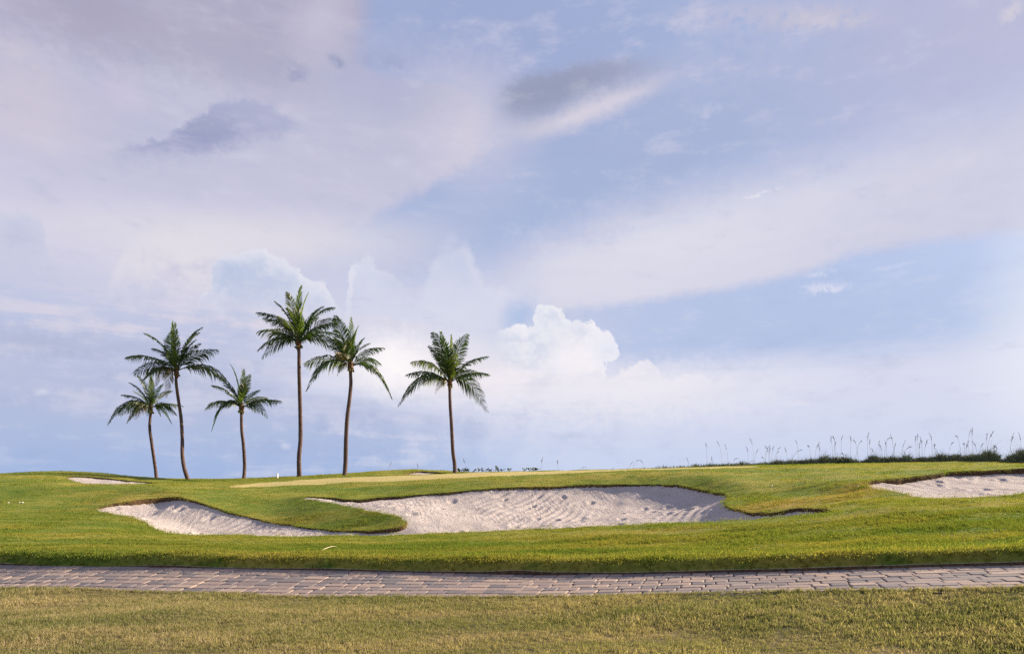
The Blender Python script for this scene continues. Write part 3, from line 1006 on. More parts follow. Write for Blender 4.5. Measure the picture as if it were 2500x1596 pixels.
def bunker(L, st, depth, bowl, label, ctrl=None, depths=None, flat=()):
    lo, hi = L.min(0) - .3, L.max(0) + .3
    nx, ny = int((hi[0] - lo[0]) / st) + 2, int((hi[1] - lo[1]) / st) + 2
    gx, gy = np.meshgrid(lo[0] + np.arange(nx) * st, lo[1] + np.arange(ny) * st, indexing='ij')
    X, Y = gx.ravel(), gy.ravel()
    ins = inside(L, X, Y)
    dd = dist_to(L, X, Y)
    near = ins | (dd < .22)
    sd = np.where(ins, dd, 0)
    dl = np.full(len(L), depth)
    if depths:
        C = np.array([un(*p)[:2] for p in ctrl])
        dsq = ((L[:, None, :] - C[None, :, :]) ** 2).sum(-1)
        k2 = np.argsort(dsq, 1)[:, :2]
        wq = 1 / (np.take_along_axis(dsq, k2, 1) + .02)
        dl = (np.array(depths)[k2] * wq).sum(1) / wq.sum(1) * .85
    dl = dl * (1 + .25 * np.convolve(rng.normal(0, 1, len(L) + 8), np.ones(9) / 9, 'valid') * 2)
    near_i = np.empty(len(X), int)
    Q = np.stack([X, Y], 1)
    for i in range(0, len(Q), 4000): near_i[i:i + 4000] = ((Q[i:i + 4000][:, None, :] - L[None, ::2, :]) ** 2).sum(-1).argmin(1) * 2
    dg = dl[np.minimum(near_i, len(L) - 1)]
    for it in range(6):
        g2 = dg.reshape(nx, ny); g2[1:-1, 1:-1] = (g2[:-2, 1:-1] + g2[2:, 1:-1] + g2[1:-1, :-2] + g2[1:-1, 2:]) / 4
    bw = np.full(len(X), bowl)
    for fx, fy, fr in flat: bw = bw * (1 - .92 * np.exp(-((X - fx) ** 2 + (Y - fy) ** 2) / fr ** 2))
    Z = ground_z(X, Y) - dg - bw * (1 - np.exp(-sd / 1.3)) + (sand_relief(X, Y) + worked_sand(X, Y, L)) * np.clip(sd / .4, 0, 1)
    idx = np.arange(nx * ny).reshape(nx, ny)
    q = np.stack([idx[:-1, :-1], idx[1:, :-1], idx[1:, 1:], idx[:-1, 1:]], -1).reshape(-1, 4)
    q = q[near[q].all(1)]
    T = np.concatenate([q[:, [0, 1, 2]], q[:, [0, 2, 3]]])
    used, inv = np.unique(T, return_inverse=True)
    me = fast_mesh('sand_bunker', np.column_stack([X[used], Y[used], Z[used]]), inv.reshape(-1, 3), M['sand'])
    me.polygons.foreach_set('use_smooth', [True] * len(me.polygons))
    o = link(bpy.data.objects.new('sand_bunker', me))
    tag(o, label, 'bunker', kind='structure')
    # cut edge of the turf: soil wall, a little ragged
    zt = ground_z(L[:, 0], L[:, 1])
    n = len(L)
    cxy = L.mean(0)
    t = np.roll(L, -1, 0) - np.roll(L, 1, 0)
    t /= np.linalg.norm(t, axis=1)[:, None]
    nr = np.stack([-t[:, 1], t[:, 0]], 1)
    if not inside(L, *(np.array([v]) for v in (L[3] + nr[3] * .03)))[0]: nr = -nr
    rows = [(0.0 * dl, 0.012), (-.4 * dl, .03), (-.7 * dl, .0), (-dl - .14, .03)]
    V, Fc = [], []
    for k, (dz, off) in enumerate(rows):
        jit = rng.normal(0, .008, n) if 0 < k < 3 else np.zeros(n)
        V.append(np.column_stack([L + nr * (off + jit)[:, None] if k else L + nr * off, zt + dz]))
    V = np.concatenate(V)
    for k in range(len(rows) - 1):
        for i in range(n):
            j = (i + 1) % n
            Fc += [(k * n + i, k * n + j, (k + 1) * n + j), (k * n + i, (k + 1) * n + j, (k + 1) * n + i)]
    me = fast_mesh('turf_edge', V, Fc, M['soil'])
    link(bpy.data.objects.new('turf_edge', me), o)
    return o


bunker(LOOPS[0], .07, .15, .42, 'big kidney-shaped white sand bunker split by a tongue of turf', BUNKER_MAIN, DEPTH_MAIN, [un(790, 1218, 27.0)[:2] + (3.2,), un(900, 1230, 26.0)[:2] + (2.2,), un(860, 1298, 21.4)[:2] + (2.4,), un(700, 1290, 22.6)[:2] + (1.8,)])
bunker(LOOPS[1], .08, .17, .3, 'sand bunker cut into the bank at the right edge')
bunker(LOOPS[2], .12, .07, .05, 'small sliver of sand bunker on the left mound')
bunker(LOOPS[3], .15, .1, .08, 'tiny sliver of sand bunker on the mound behind the green')


# ------------------------------------------------------------------ the paved path
def lerp_edge(L, n):
    d = np.concatenate([[0], np.cumsum(np.linalg.norm(np.diff(L, axis=0), axis=1))])
    s = np.linspace(0, d[-1], n)
    return np.column_stack([np.interp(s, d, L[:, k]) for k in range(2)])


def edge3(P, n):
    """edge of the paving with heights, n points"""
    L = lerp_edge(smooth_loop(P, False, .2), n)
    xs = [un(*p)[0] for p in P]; zs = [un(*p)[2] for p in P]
    return np.column_stack([L, np.interp(L[:, 0], xs, zs)])


NP_ = 160
EF = edge3(PATH_FAR, NP_)
mid_dir = EF[-1, :2] - EF[0, :2]
EN0 = edge3(PATH_NEAR, 400)
# pair each far point with the near point square across
EN = []
for i in range(NP_):
    t = EF[min(i + 1, NP_ - 1), :2] - EF[max(i - 1, 0), :2]
    t /= np.linalg.norm(t)
    k = np.argmin(np.abs((EN0[:, :2] - EF[i, :2]) @ t))
    EN.append(EN0[k])
EN = np.array(EN)
for it in range(6): EN[1:-1] = (EN[:-2] + 2 * EN[1:-1] + EN[2:]) / 4
sl = np.concatenate([[0], np.cumsum(np.linalg.norm(np.diff(EF[:, :2], axis=0), axis=1))])
LENP = sl[-1]


def path_pt(s, t):
    """s metres along the far edge, t metres from it towards the near edge"""
    f = np.array([np.interp(s, sl, EF[:, k]) for k in range(3)])
    n = np.array([np.interp(s, sl, EN[:, k]) for k in range(3)])
    w = np.linalg.norm(n - f)
    return f + (n - f) * (t / w), w


base_v, base_f = [], []
for i in range(NP_):
    for k in range(6):
        q = k / 5
        p = EF[i] * (1 - q) + EN[i] * q
        e = EF[i] - EN[i]; e = e / np.linalg.norm(e)
        p = p + e * (.12 if k == 0 else -.12 if k == 5 else 0)
        base_v.append((p[0], p[1], p[2] - .022))
for i in range(NP_ - 1):
    for k in range(5):
        a0 = i * 6 + k
        base_f.append((a0, a0 + 6, a0 + 7, a0 + 1))
path_o = mesh_obj('paved_path', base_v, base_f, M['joint'], None, True)
tag(path_o, 'path of grey-pink concrete pavers crossing in front of the lawn', 'path', kind='structure')

# cut turf on both sides of the paving
for L in (pf, pn):
    zt = ground_z(L[:, 0], L[:, 1])
    sgn = -1 if L is pf else 1
    V = np.concatenate([np.column_stack([L[:, 0], L[:, 1] + sgn * off, zt + dz]) for off, dz in ((.012, .0), (.03, -.04), (.0, -.25))])
    n = len(L)
    Fc = [(k * n + i, k * n + i + 1, (k + 1) * n + i + 1, (k + 1) * n + i) for k in range(2) for i in range(n - 1)]
    mesh_obj('turf_edge', V, Fc, M['soil'], path_o)


def paver_mesh(lx, ly):
    """tumbled block with clipped corners and a worn top edge"""
    c = 0.022
    def ring(ins, z):
        x, y = lx / 2 - ins, ly / 2 - ins
        k = c * (1 if ins < .008 else .8)
        return [(-x + k, -y, z), (x - k, -y, z), (x, -y + k, z), (x, y - k, z), (x - k, y, z), (-x + k, y, z), (-x, y - k, z), (-x, -y + k, z)]
    V = ring(0, -.03) + ring(0, -.010) + ring(.007, -.002) + ring(.016, 0.0)
    Fc = []
    for r_ in range(3):
        for i in range(8):
            j = (i + 1) % 8
            Fc.append((r_ * 8 + i, r_ * 8 + j, r_ * 8 + 8 + j, r_ * 8 + 8 + i))
    Fc.append(tuple(range(24, 32)))
    return V, Fc


ROW, GAP = 0.215, 0.011
LENS = (0.21, 0.31, 0.40)
PM = {}
for L_ in LENS:
    V, Fc = paver_mesh(L_ - GAP, ROW - GAP)
    me = bpy.data.meshes.new('paver')
    me.from_pydata(V, [], Fc)
    me.materials.append(M['paver'])
    PM[L_] = (me, np.array(V), Fc)
stones = []
nrow = int(2.7 / ROW)
for r_ in range(nrow):
    s = rng.uniform(0, .2)
    while s < LENP - .4:
        L_ = LENS[rng.choice(3, p=(.25, .45, .3))]
        t = (r_ + .5) * ROW
        p, w = path_pt(s + L_ / 2, t)
        if t < w + .03:
            e1, _ = path_pt(s, t); e2, _ = path_pt(s + L_, t)
            xd = Vector(e2 - e1).normalized()
            n0, _ = path_pt(s + L_ / 2, t - .1); n1, _ = path_pt(s + L_ / 2, t + .1)
            yd = Vector(n0 - n1)
            zd = xd.cross(yd).normalized()
            yd = zd.cross(xd)
            mt = Matrix((xd, yd, zd)).transposed()
            mt = mt @ Matrix.Rotation(rng.normal(0, .006), 3, 'Z') @ Matrix.Rotation(rng.normal(0, .006), 3, 'X') @ Matrix.Rotation(rng.normal(0, .006), 3, 'Y')
            loc = Vector(p) + Vector((0, 0, rng.uniform(-.004, .004)))
            u = CU + F * loc.x / loc.y
            vis = (-60 < u < 2560)
            size = L_ / loc.y if vis else 0
            stones.append((size, L_, mt, loc))
        s += L_
stones.sort(key=lambda q: -q[0])
for size, L_, mt, loc in stones[:300]:
    o = bpy.data.objects.new('paver', PM[L_][0])
    m4 = mt.to_4x4(); m4.translation = loc
    o.matrix_world = m4
    link(o, path_o)
V, Fc, b0 = [], [], 0
for size, L_, mt, loc in stones[300:]:
    vv = PM[L_][1] @ np.array(mt).T + np.array(loc)
    V.append(vv)
    Fc += [tuple(i + b0 for i in f) for f in PM[L_][2]]
    b0 += len(vv)
o = mesh_obj('paver_field', np.concatenate(V), Fc, M['paver'], path_o)
o['kind'] = 'stuff'


# ------------------------------------------------------------------ grass blades
def tuft(name, n, r, h, w, mat, seed, lean=0.6):
    q = np.random.default_rng(seed)
    V, T, S = [], [], []
    for i in range(n):
        a, d = q.uniform(0, 6.283), r * math.sqrt(q.uniform(0, 1))
        x, y = d * math.cos(a), d * math.sin(a)
        f = q.uniform(0, 6.283)
        hh = h * q.uniform(.5, 1.2)
        le = lean * q.uniform(.2, 1.3) * hh
        g = q.uniform(0, 6.283)
        wx, wy = math.cos(f) * w / 2, math.sin(f) * w / 2
        lx, ly = math.cos(g) * le, math.sin(g) * le
        b = len(V)
        V += [(x - wx, y - wy, -.01), (x + wx, y + wy, -.01), (x - wx * .8 + lx * .35, y - wy * .8 + ly * .35, hh * .6), (x + wx * .8 + lx * .35, y + wy * .8 + ly * .35, hh * .6), (x + lx, y + ly, hh)]
        T += [(b, b + 1, b + 3), (b, b + 3, b + 2), (b + 2, b + 3, b + 4)]
        S += [q.uniform(0, 1)] * 5
    me = fast_mesh(name, V, T, mat)
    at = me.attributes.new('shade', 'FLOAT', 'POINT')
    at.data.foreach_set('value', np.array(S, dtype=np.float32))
    return bpy.data.objects.new(name, me)


def grass_tree(coll):
    g = bpy.data.node_groups.new('grass_scatter', 'GeometryNodeTree')
    g.interface.new_socket('Geometry', in_out='INPUT', socket_type='NodeSocketGeometry')
    g.interface.new_socket('Geometry', in_out='OUTPUT', socket_type='NodeSocketGeometry')
    N, Lk = g.nodes, g.links
    gi, go = N.new('NodeGroupInput'), N.new('NodeGroupOutput')
    m2p = N.new('GeometryNodeMeshToPoints')
    ci = N.new('GeometryNodeCollectionInfo')
    ci.inputs['Collection'].default_value = coll
    ci.inputs['Separate Children'].default_value = True
    ci.inputs['Reset Children'].default_value = True
    ip = N.new('GeometryNodeInstanceOnPoints')
    ip.inputs['Pick Instance'].default_value = True
    ar = N.new('GeometryNodeInputNamedAttribute'); ar.data_type = 'FLOAT_VECTOR'; ar.inputs[0].default_value = 'rot'
    asc = N.new('GeometryNodeInputNamedAttribute'); asc.data_type = 'FLOAT'; asc.inputs[0].default_value = 'size'
    ai = N.new('GeometryNodeInputNamedAttribute'); ai.data_type = 'INT'; ai.inputs[0].default_value = 'pick'
    e2r = N.new('FunctionNodeEulerToRotation')
    Lk.new(gi.outputs[0], m2p.inputs[0])
    Lk.new(m2p.outputs[0], ip.inputs['Points'])
    Lk.new(ci.outputs[0], ip.inputs['Instance'])
    Lk.new(ai.outputs[0], ip.inputs['Instance Index'])
    Lk.new(ar.outputs[0], e2r.inputs[0])
    Lk.new(e2r.outputs[0], ip.inputs['Rotation'])
    Lk.new(asc.outputs[0], ip.inputs['Scale'])
    Lk.new(ip.outputs[0], go.inputs[0])
    return g


def scatter(name, P, rot, size, pick, tufts, label):
    coll = bpy.data.collections.new(name + '_tufts')
    for t in tufts: coll.objects.link(t)
    me = bpy.data.meshes.new(name)
    me.vertices.add(len(P)); me.vertices.foreach_set('co', np.asarray(P, np.float32).ravel())
    for nm, ty, dt, arr in (('rot', 'FLOAT_VECTOR', 'vector', rot), ('size', 'FLOAT', 'value', size), ('pick', 'INT', 'value', pick)):
        at = me.attributes.new(nm, ty, 'POINT')
        at.data.foreach_set(dt, np.asarray(arr, np.int32 if ty == 'INT' else np.float32).ravel())
    o = link(bpy.data.objects.new(name, me))
    md = o.modifiers.new('grass', 'NODES')
    md.node_group = grass_tree(coll)
    return tag(o, label, 'grass', kind='stuff')


def field(y0, y1, dens, near=None):
    """random points on the turf between two distances, in and a little beside the view"""
    wd = 0.78 * y1 + 4.2
    n = int(2 * wd * (y1 - y0) * dens)
    X, Y = rng.uniform(-wd, wd, n), rng.uniform(y0, y1, n)
    k = np.abs(X) < 0.76 * Y + 4.0
    X, Y = X[k], Y[k]
    m = np.zeros(len(X), bool)
    for L in HOLES + [GREEN_LOOP]: m |= inside(L, X, Y)
    mid = np.interp(X, pn[:, 0], (pn[:, 1] + np.interp(pn[:, 0], pf[:, 0], pf[:, 1])) / 2)
    m |= (Y > mid) if near else (Y < mid)
    return X[~m], Y[~m]


_pw = [(rng.uniform(0, 6.28), rng.uniform(.5, 2.2), rng.uniform(0, 6.28)) for _ in range(14)]


def lush(X, Y):
    """how well the grass grows here, about 0.6 to 1.5"""
    z = sum(np.sin((X * math.cos(a) * .45 + Y * math.sin(a)) * 6.283 / l + f) for a, l, f in _pw)
    return np.clip(1.0 + .11 * z, .6, 1.55)


def rots(n, tilt=.12):
    return np.column_stack([rng.normal(0, tilt, n), rng.normal(0, tilt, n), rng.uniform(0, 6.283, n)])


def grass():
    X, Y = field(4.2, 16.2, 520, True)
    k = (Y < 9.5) | (rng.uniform(0, 1, len(Y)) < .75)
    X, Y = X[k], Y[k]
    n = len(X)
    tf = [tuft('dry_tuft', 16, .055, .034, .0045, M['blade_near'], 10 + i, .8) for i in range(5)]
    scatter('foreground_grass', np.column_stack([X, Y, ground_z(X, Y)]), rots(n), lush(X, Y) * rng.uniform(.75, 1.3, n), rng.integers(0, 5, n), tf, 'short dry grass blades of the foreground lawn').parent = None
    Ps, Rs, Ss, Ks = [], [], [], []
    tf = []
    for (y0, y1, d, r, h, w, nb) in ((8.0, 16.0, 400, .07, .026, .005, 16), (16.0, 25.0, 150, .11, .021, .007, 16), (25.0, 52.0, 40, .2, .017, .010, 18)):
        X, Y = field(y0, y1, d, False)
        n = len(X)
        b = len(tf)
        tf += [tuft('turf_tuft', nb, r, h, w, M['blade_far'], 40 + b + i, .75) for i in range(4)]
        r3 = rots(n)
        df = Y - np.interp(X, _xf, _yf)
        bk = df < .17                                # on the face of the bank the blades lean out over the paving
        r3[bk, 0] = rng.uniform(.8, 1.25, bk.sum()); r3[bk, 1] = 0; r3[bk, 2] = rng.normal(0, .3, bk.sum())
        Ps.append(np.column_stack([X, Y, ground_z(X, Y)])); Rs.append(r3); Ss.append(np.where(bk, .8, lush(X, Y)) * rng.uniform(.75, 1.25, n)); Ks.append(b + rng.integers(0, 4, n))
    # longer fringe along the cut edges of the path and the bunkers
    b = len(tf)
    tf += [tuft('edge_tuft', 12, .04, .045, .006, M['blade_far'], 90 + i, .9) for i in range(4)]
    for L, dens in [(LOOPS[0], 22), (LOOPS[1], 22), (LOOPS[2], 14), (LOOPS[3], 10), (pf, 60)]:
        seg = np.linalg.norm(np.diff(L, axis=0), axis=1)
        cs = np.concatenate([[0], np.cumsum(seg)])
        n = int(cs[-1] * dens)
        s = rng.uniform(0, cs[-1], n)
        X, Y = np.interp(s, cs, L[:, 0]), np.interp(s, cs, L[:, 1])
        off = .17 + np.abs(rng.normal(0, .03, n))
        if L is pf: Y = Y + off
        else:
            X, Y = X + rng.normal(0, .02, n), Y + rng.normal(0, .02, n)
        Ps.append(np.column_stack([X, Y, ground_z(X, Y)])); Rs.append(rots(n, .3)); Ss.append(rng.uniform(.7, 1.25, n)); Ks.append(b + rng.integers(0, 4, n))
    P, Rr, S, Kk = (np.concatenate(a) for a in (Ps, Rs, Ss, Ks))
    scatter('fairway_grass', P, Rr, S, Kk, tf, 'short green grass blades of the fairway lawn and bunker edges')
    # near edge of the path
    seg = np.linalg.norm(np.diff(pn, axis=0), axis=1)
    cs = np.concatenate([[0], np.cumsum(seg)])
    n = int(cs[-1] * 60)
    s = rng.uniform(0, cs[-1], n)
    X, Y = np.interp(s, cs, pn[:, 0]), np.interp(s, cs, pn[:, 1]) - np.abs(rng.normal(0, .04, n)) + .015
    tf = [tuft('dry_edge_tuft', 12, .04, .045, .005, M['blade_near'], 120 + i, .9) for i in range(4)]
    scatter('path_edge_grass', np.column_stack([X, Y, ground_z(X, Y)]), rots(n, .25), rng.uniform(.7, 1.25, n), rng.integers(0, 4, n), tf, 'dry grass fringe along the near edge of the path')


grass()


# ------------------------------------------------------------------ palms
def mat_trunk():
    m, t, out = new_mat('palm_trunk')
    p = world_pos()
    rings = t.nodes.new('ShaderNodeTexWave')
    rings.wave_type = 'BANDS'; rings.bands_direction = 'Z'
    rings.inputs['Scale'].default_value = 2.4
    rings.inputs['Distortion'].default_value = 1.5
    put(rings.inputs['Vector'], p)
    c = mixc(sstep(noise(vscale(p, (1, 1, .4)), 9.0, 5.0, 0.7), 0.3, 0.7), (0.075, 0.050, 0.045), (0.165, 0.115, 0.100))
    c = mixc(E(rings.outputs['Fac']) * 0.25, c, (0.07, 0.045, 0.04))
    principled(t, out, c, 0.95, bump(E(rings.outputs['Fac']) + noise(p, 26.0, 4.0, 0.7), 0.7, 0.03), 0.1)
    return m


def mat_frond():
    m, t, out = new_mat('palm_frond')
    oi = t.nodes.new('ShaderNodeObjectInfo')
    c = E(oi.outputs['Color'])
    p = world_pos()
    c = mixc(sstep(noise(p, 3.0, 3.0, 0.6), 0.35, 0.7, 0.0, 0.5), c, mixc(1.0, c, (0.62, 0.68, 0.7), 'MULTIPLY'))
    pr = t.nodes.new('ShaderNodeBsdfPrincipled')
    put(pr.inputs['Base Color'], c)
    pr.inputs['Roughness'].default_value = 0.42
    pr.inputs['Specular IOR Level'].default_value = 0.4
    tr = t.nodes.new('ShaderNodeBsdfTranslucent')
    put(tr.inputs[0], mixc(1.0, c, (1.5, 1.7, 0.6), 'MULTIPLY'))
    mx = t.nodes.new('ShaderNodeMixShader')
    mx.inputs[0].default_value = 0.34
    t.links.new(pr.outputs[0], mx.inputs[1]); t.links.new(tr.outputs[0], mx.inputs[2])
    t.links.new(mx.outputs[0], out.inputs[0])
    return m


M['trunk'] = mat_trunk()
M['frond'] = mat_frond()
M['boot'] = mat_plain('frond_bases', (0.13, 0.072, 0.042), 0.9, 0.45, 16)
M['nut'] = mat_plain('coconut', (0.16, 0.15, 0.045), 0.6, 0.35, 8)


def tube(path, radii, sides=10, cap=True):
    V, Fc = [], []
    n = len(path)
    for i, (p, r_) in enumerate(zip(path, radii)):
        a = Vector(path[min(i + 1, n - 1)]) - Vector(path[max(i - 1, 0)])
        q = a.to_track_quat('Z', 'X')
        for k in range(sides):
            an = 2 * math.pi * k / sides
            V.append(Vector(p) + q @ Vector((math.cos(an) * r_, math.sin(an) * r_, 0)))
    for i in range(n - 1):
        for k in range(sides):
            j = (k + 1) % sides
            Fc.append((i * sides + k, i * sides + j, (i + 1) * sides + j, (i + 1) * sides + k))
    if cap:
        Fc.append(tuple(range(sides))[::-1]); Fc.append(tuple((n - 1) * sides + k for k in range(sides)))
    return V, Fc


def catmull(P, k):
    P = [Vector(p) for p in P]
    n = len(P); out = []
    for i in range(n - 1):
        a, b, c, d = P[max(i - 1, 0)], P[i], P[i + 1], P[min(i + 2, n - 1)]
        for j in range(k):
            t = j / k
            out.append(0.5 * ((2 * b) + (c - a) * t + (2 * a - 5 * b + 4 * c - d) * t * t + (3 * b - a - 3 * c + d) * t ** 3))
    out.append(P[-1])
    return out


def frond_mesh(tip, side_bow, q, droop=1.0, full=1.0, young=False):
    """one feather leaf from the origin to tip; leaflets hang from an arching midrib"""
    tip = Vector(tip)
    ln = tip.length
    flat = Vector((tip.x, tip.y, 0)).length / ln
    if tip.z > 0:
        ctrl = Vector((tip.x * (.22 + .16 * flat), tip.y * (.22 + .16 * flat), tip.z * .62 + ln * .16 * flat))
    else:
        ctrl = Vector((tip.x * .5, tip.y * .5, ln * (.16 + .14 * flat)))
    ctrl += side_bow
    N = 28
    rib = [2 * (i / N) * (1 - i / N) * ctrl + (i / N) ** 2 * tip for i in range(N + 1)]
    V, Fc = tube(rib[::2], [max(.004, .034 * ln / 2.6 * (1 - .9 * i / (N / 2))) for i in range(N // 2 + 1)], 5, False)
    V = list(V)
    nl = int(44 * full)
    twist = q.uniform(-.7, .7)
    g = Vector((0, 0, -1))
    sd0 = None
    for sgn in (-1, 1):
        for i in range(nl):
            t = .14 + .86 * (i + q.uniform(-.35, .35)) / nl
            t = min(max(t, .12), .995)
            f = t * N; k = min(int(f), N - 1); fr = f - k
            p = rib[k].lerp(rib[k + 1], fr)
            tg = (rib[k + 1] - rib[k]).normalized()
            hz = Vector((tip.x, tip.y, 0)).normalized()
            sd = hz.cross(Vector((0, 0, 1)))
            sd = (sd - tg * sd.dot(tg)).normalized()
            sd = Quaternion(tg, twist) @ sd
            up = sd.cross(tg).normalized()
            if up.z < 0: up = -up
            level = 1 - abs(tg.z) ** 1.5
            prof = min(1, (t + .02) / .34) ** .6 * min(1, (1.06 - t) / .55) ** .75
            ll = ln * .33 * prof * q.uniform(.82, 1.1)
            th = .62 + .45 * t + q.uniform(-.06, .06)          # forward lean
            if young: th += .28; ll *= .72
            elif tip.z > 0: ll *= 1 - .25 * (tip.z / ln) ** 2
            d = (sd * sgn * math.cos(th) + tg * math.sin(th) + up * .22 * level).normalized()
            w = .036 * ln / 2.6 * q.uniform(.8, 1.2) * (1.1 - .45 * t)
            hang = droop * (.25 + 1.1 * level) * q.uniform(.7, 1.3)
            p1 = p + d * ll * .45 + g * ll * .05 * hang
            p2 = p + d * ll * .76 + g * ll * .25 * hang
            p3 = p + d * ll * .94 + g * ll * .55 * hang
            ws = (tg * .75 + up * q.uniform(-.6, .6)).normalized() * w
            b = len(V)
            V += [p - ws * .4, p + ws * .4, p1 - ws, p1 + ws, p2 - ws * .7, p2 + ws * .7, p3]
            Fc += [(b, b + 1, b + 3, b + 2), (b + 2, b + 3, b + 5, b + 4), (b + 4, b + 5, b + 6)]
    return V, Fc


GREENS = ((0.029, 0.055, 0.022, 1), (0.042, 0.074, 0.025, 1), (0.082, 0.108, 0.028, 1))
YOUNG = (0.115, 0.165, 0.030, 1)
OLD = (0.17, 0.125, 0.050, 1)


def palm(Y, trunk, crown, sc, fronds, wbase, wtop, label, seed):
    """trunk: directions from root to crown; fronds: tips beside the crown (picture units times sc) with a depth share"""
    q = random.Random(seed)
    k = Y / F
    base = un(trunk[0][0], trunk[0][1] + 3, Y)
    gz = float(ground_z(base[0], Y))
    root = empty('palm_tree', (base[0], Y, gz - .04))
    tag(root, label, 'palm tree', 'coconut palms on the rise')
    o0 = Vector((base[0], Y, gz - .04))
    P = [Vector((base[0], Y, gz - .06)) - o0]
    for i, (u, v) in enumerate(trunk[1:]):
        P.append(Vector(un(u, v, Y)) + Vector((0, .25 * math.sin(i * 1.1 + seed), 0)) - o0)
    C = Vector(un(crown[0], crown[1], Y)) - o0
    C.y = P[-1].y
    P.append(C - Vector((0, 0, .12)))
    path = catmull(P, 22)
    n = len(path)
    rad = []
    for i in range(n):
        t = i / (n - 1)
        r_ = (wbase * (1 - t) + wtop * t) * k / 2 * (1 + .18 * math.exp(-t * 28))
        r_ *= 1 + .018 * (1 if i % 2 else -1) + q.uniform(-.025, .025)
        rad.append(r_)
    V, Fc = tube(path, rad, 12)
    mesh_obj('trunk', V, Fc, M['trunk'], root, True)
    # crown heart: the sheathing frond bases
    cr = []
    hs = 1.0 * k * 38
    for i in range(9):
        t = i / 8
        cr.append(C + Vector((0, 0, -.30 * hs + hs * .95 * t)))
    rr = [wtop * k / 2 * f for f in (1.0, 1.25, 1.55, 1.75, 1.7, 1.5, 1.2, .9, .35)]
    V, Fc = tube(cr, rr, 12)
    V = [v + Vector((q.uniform(-1, 1), q.uniform(-1, 1), q.uniform(-1, 1))) * .035 for v in V]
    crown_o = mesh_obj('crown', V, Fc, M['boot'], root, True)
    for i in range(7):
        a = q.uniform(0, 6.28)
        c0 = C + Vector((math.cos(a) * wtop * k * 1.05, math.sin(a) * wtop * k * 1.05, -.05 - q.uniform(0, .12)))
        bm_ = bmesh.new()
        bmesh.ops.create_icosphere(bm_, subdivisions=1, radius=.065)
        for v in bm_.verts: v.co.z *= 1.3
        me = bpy.data.meshes.new('coconut'); bm_.to_mesh(me); bm_.free()
        me.materials.append(M['nut'])
        o = bpy.data.objects.new('coconut', me); o.location = c0
        link(o, crown_o)
    for j, fr in enumerate(fronds):
        dx, dv = fr[0] * sc * k * 1.03, -fr[1] * sc * k * (.95 if fr[1] < 0 else 1.0)
        age = fr[2] if len(fr) > 2 else 0
        flat = math.hypot(dx, dv)
        dy = (fr[3] if len(fr) > 3 else q.uniform(-.55, .55)) * flat
        tip = (dx, dy, dv)
        st = C + Vector((dx * .03, dy * .03, .12 + .1 * q.random()))
        V, Fc = frond_mesh(tip, Vector((q.uniform(-.06, .06), q.uniform(-.1, .1), q.uniform(-.02, .08))) * flat, q, 1.0 if age < 2 else 1.5, 1.0, age == 1)
        o = mesh_obj('frond', [v + st for v in V], Fc, M['frond'], crown_o)
        c = YOUNG if age == 1 else OLD if age == 2 else GREENS[q.randrange(3)]
        f = q.uniform(.85, 1.2)
        o.color = (c[0] * f, c[1] * f, c[2] * f, 1)
    return root


c1, o1x, o1y = 500 / 1478, 260, 680
c2, o2x, o2y = 640 / 1967, 600, 680
T1 = lambda L: [(o1x + x * c1, o1y + y * c1) for x, y in L]
T2 = lambda L: [(o2x + x * c2, o2y + y * c2) for x, y in L]
# tips beside the crown heart; third number 0 grown, 1 young, 2 old and browning; fourth the share towards (-) or away from the camera
palm(44.0, T1([(360, 1450), (352, 1380), (340, 1200), (325, 1080), (317, 985)]), T1([(318, 948)])[0], c1,
     [(-233, 55), (-188, -95), (-213, 140), (-108, 125, 2, -.6), (-60, 105, 0, -1.2), (-143, -185), (-85, -235), (-10, -245, 1, .1), (22, -225, 1, -.2), (192, 55), (122, 108), (60, -190), (112, -140),
      (-30, 95, 2, -1.4), (45, 80, 0, -1.4), (-215, 10), (-150, -30, 0, .8), (70, -60, 0, -1.5), (-60, -110, 1, -.9), (150, -30, 0, .9), (20, 60, 0, 1.6)],
     8.2, 5.6, 'shortest leaning palm at the far left, in front of a taller one', 3)
palm(43.0, T1([(592, 1455), (575, 1370), (550, 1270), (536, 1150), (525, 1000), (515, 850), (515, 750)]), T1([(516, 690)])[0], c1,
     [(-320, -92), (-210, -285), (-150, -200, 0, .7), (-40, -378, 1, .1), (25, -350, 1, -.2), (125, -350), (160, -290), (285, -155), (305, 62), (-295, 12), (-220, 68), (-165, 108, 0, -.7), (-75, 130, 2, -.9),
      (-36, 205, 2, -.3), (145, -220), (-105, -330), (60, -120, 0, -1.6), (-70, -60, 0, -1.8), (210, 20, 0, 1.0), (-200, -180, 0, .3), (75, -260, 0, .5), (30, -60, 1, -1.7)],
     9.6, 6.4, 'tall curved palm second from the left, crown overlapping the shortest one', 5)
palm(45.0, T1([(990, 1442), (986, 1350), (985, 1200), (984, 1100), (984, 990)]), T1([(985, 948)])[0], c1,
     [(-265, 2), (-245, 165), (-215, -170), (-140, -225), (-50, -310), (0, -300, 1, .0), (25, -275, 1, -.1), (105, -140, 0, .3), (75, -235), (245, -55), (180, 78), (-115, 22, 0, -.8), (40, -95, 1, -1.4),
      (-60, -90, 1, -1.2), (-150, -60, 0, .8), (130, -90, 0, .9), (-20, -200, 0, .6), (60, 30, 0, 1.6), (-90, -150, 0, -.5)],
     8.8, 6.4, 'short straight palm standing alone, third from the left', 8)
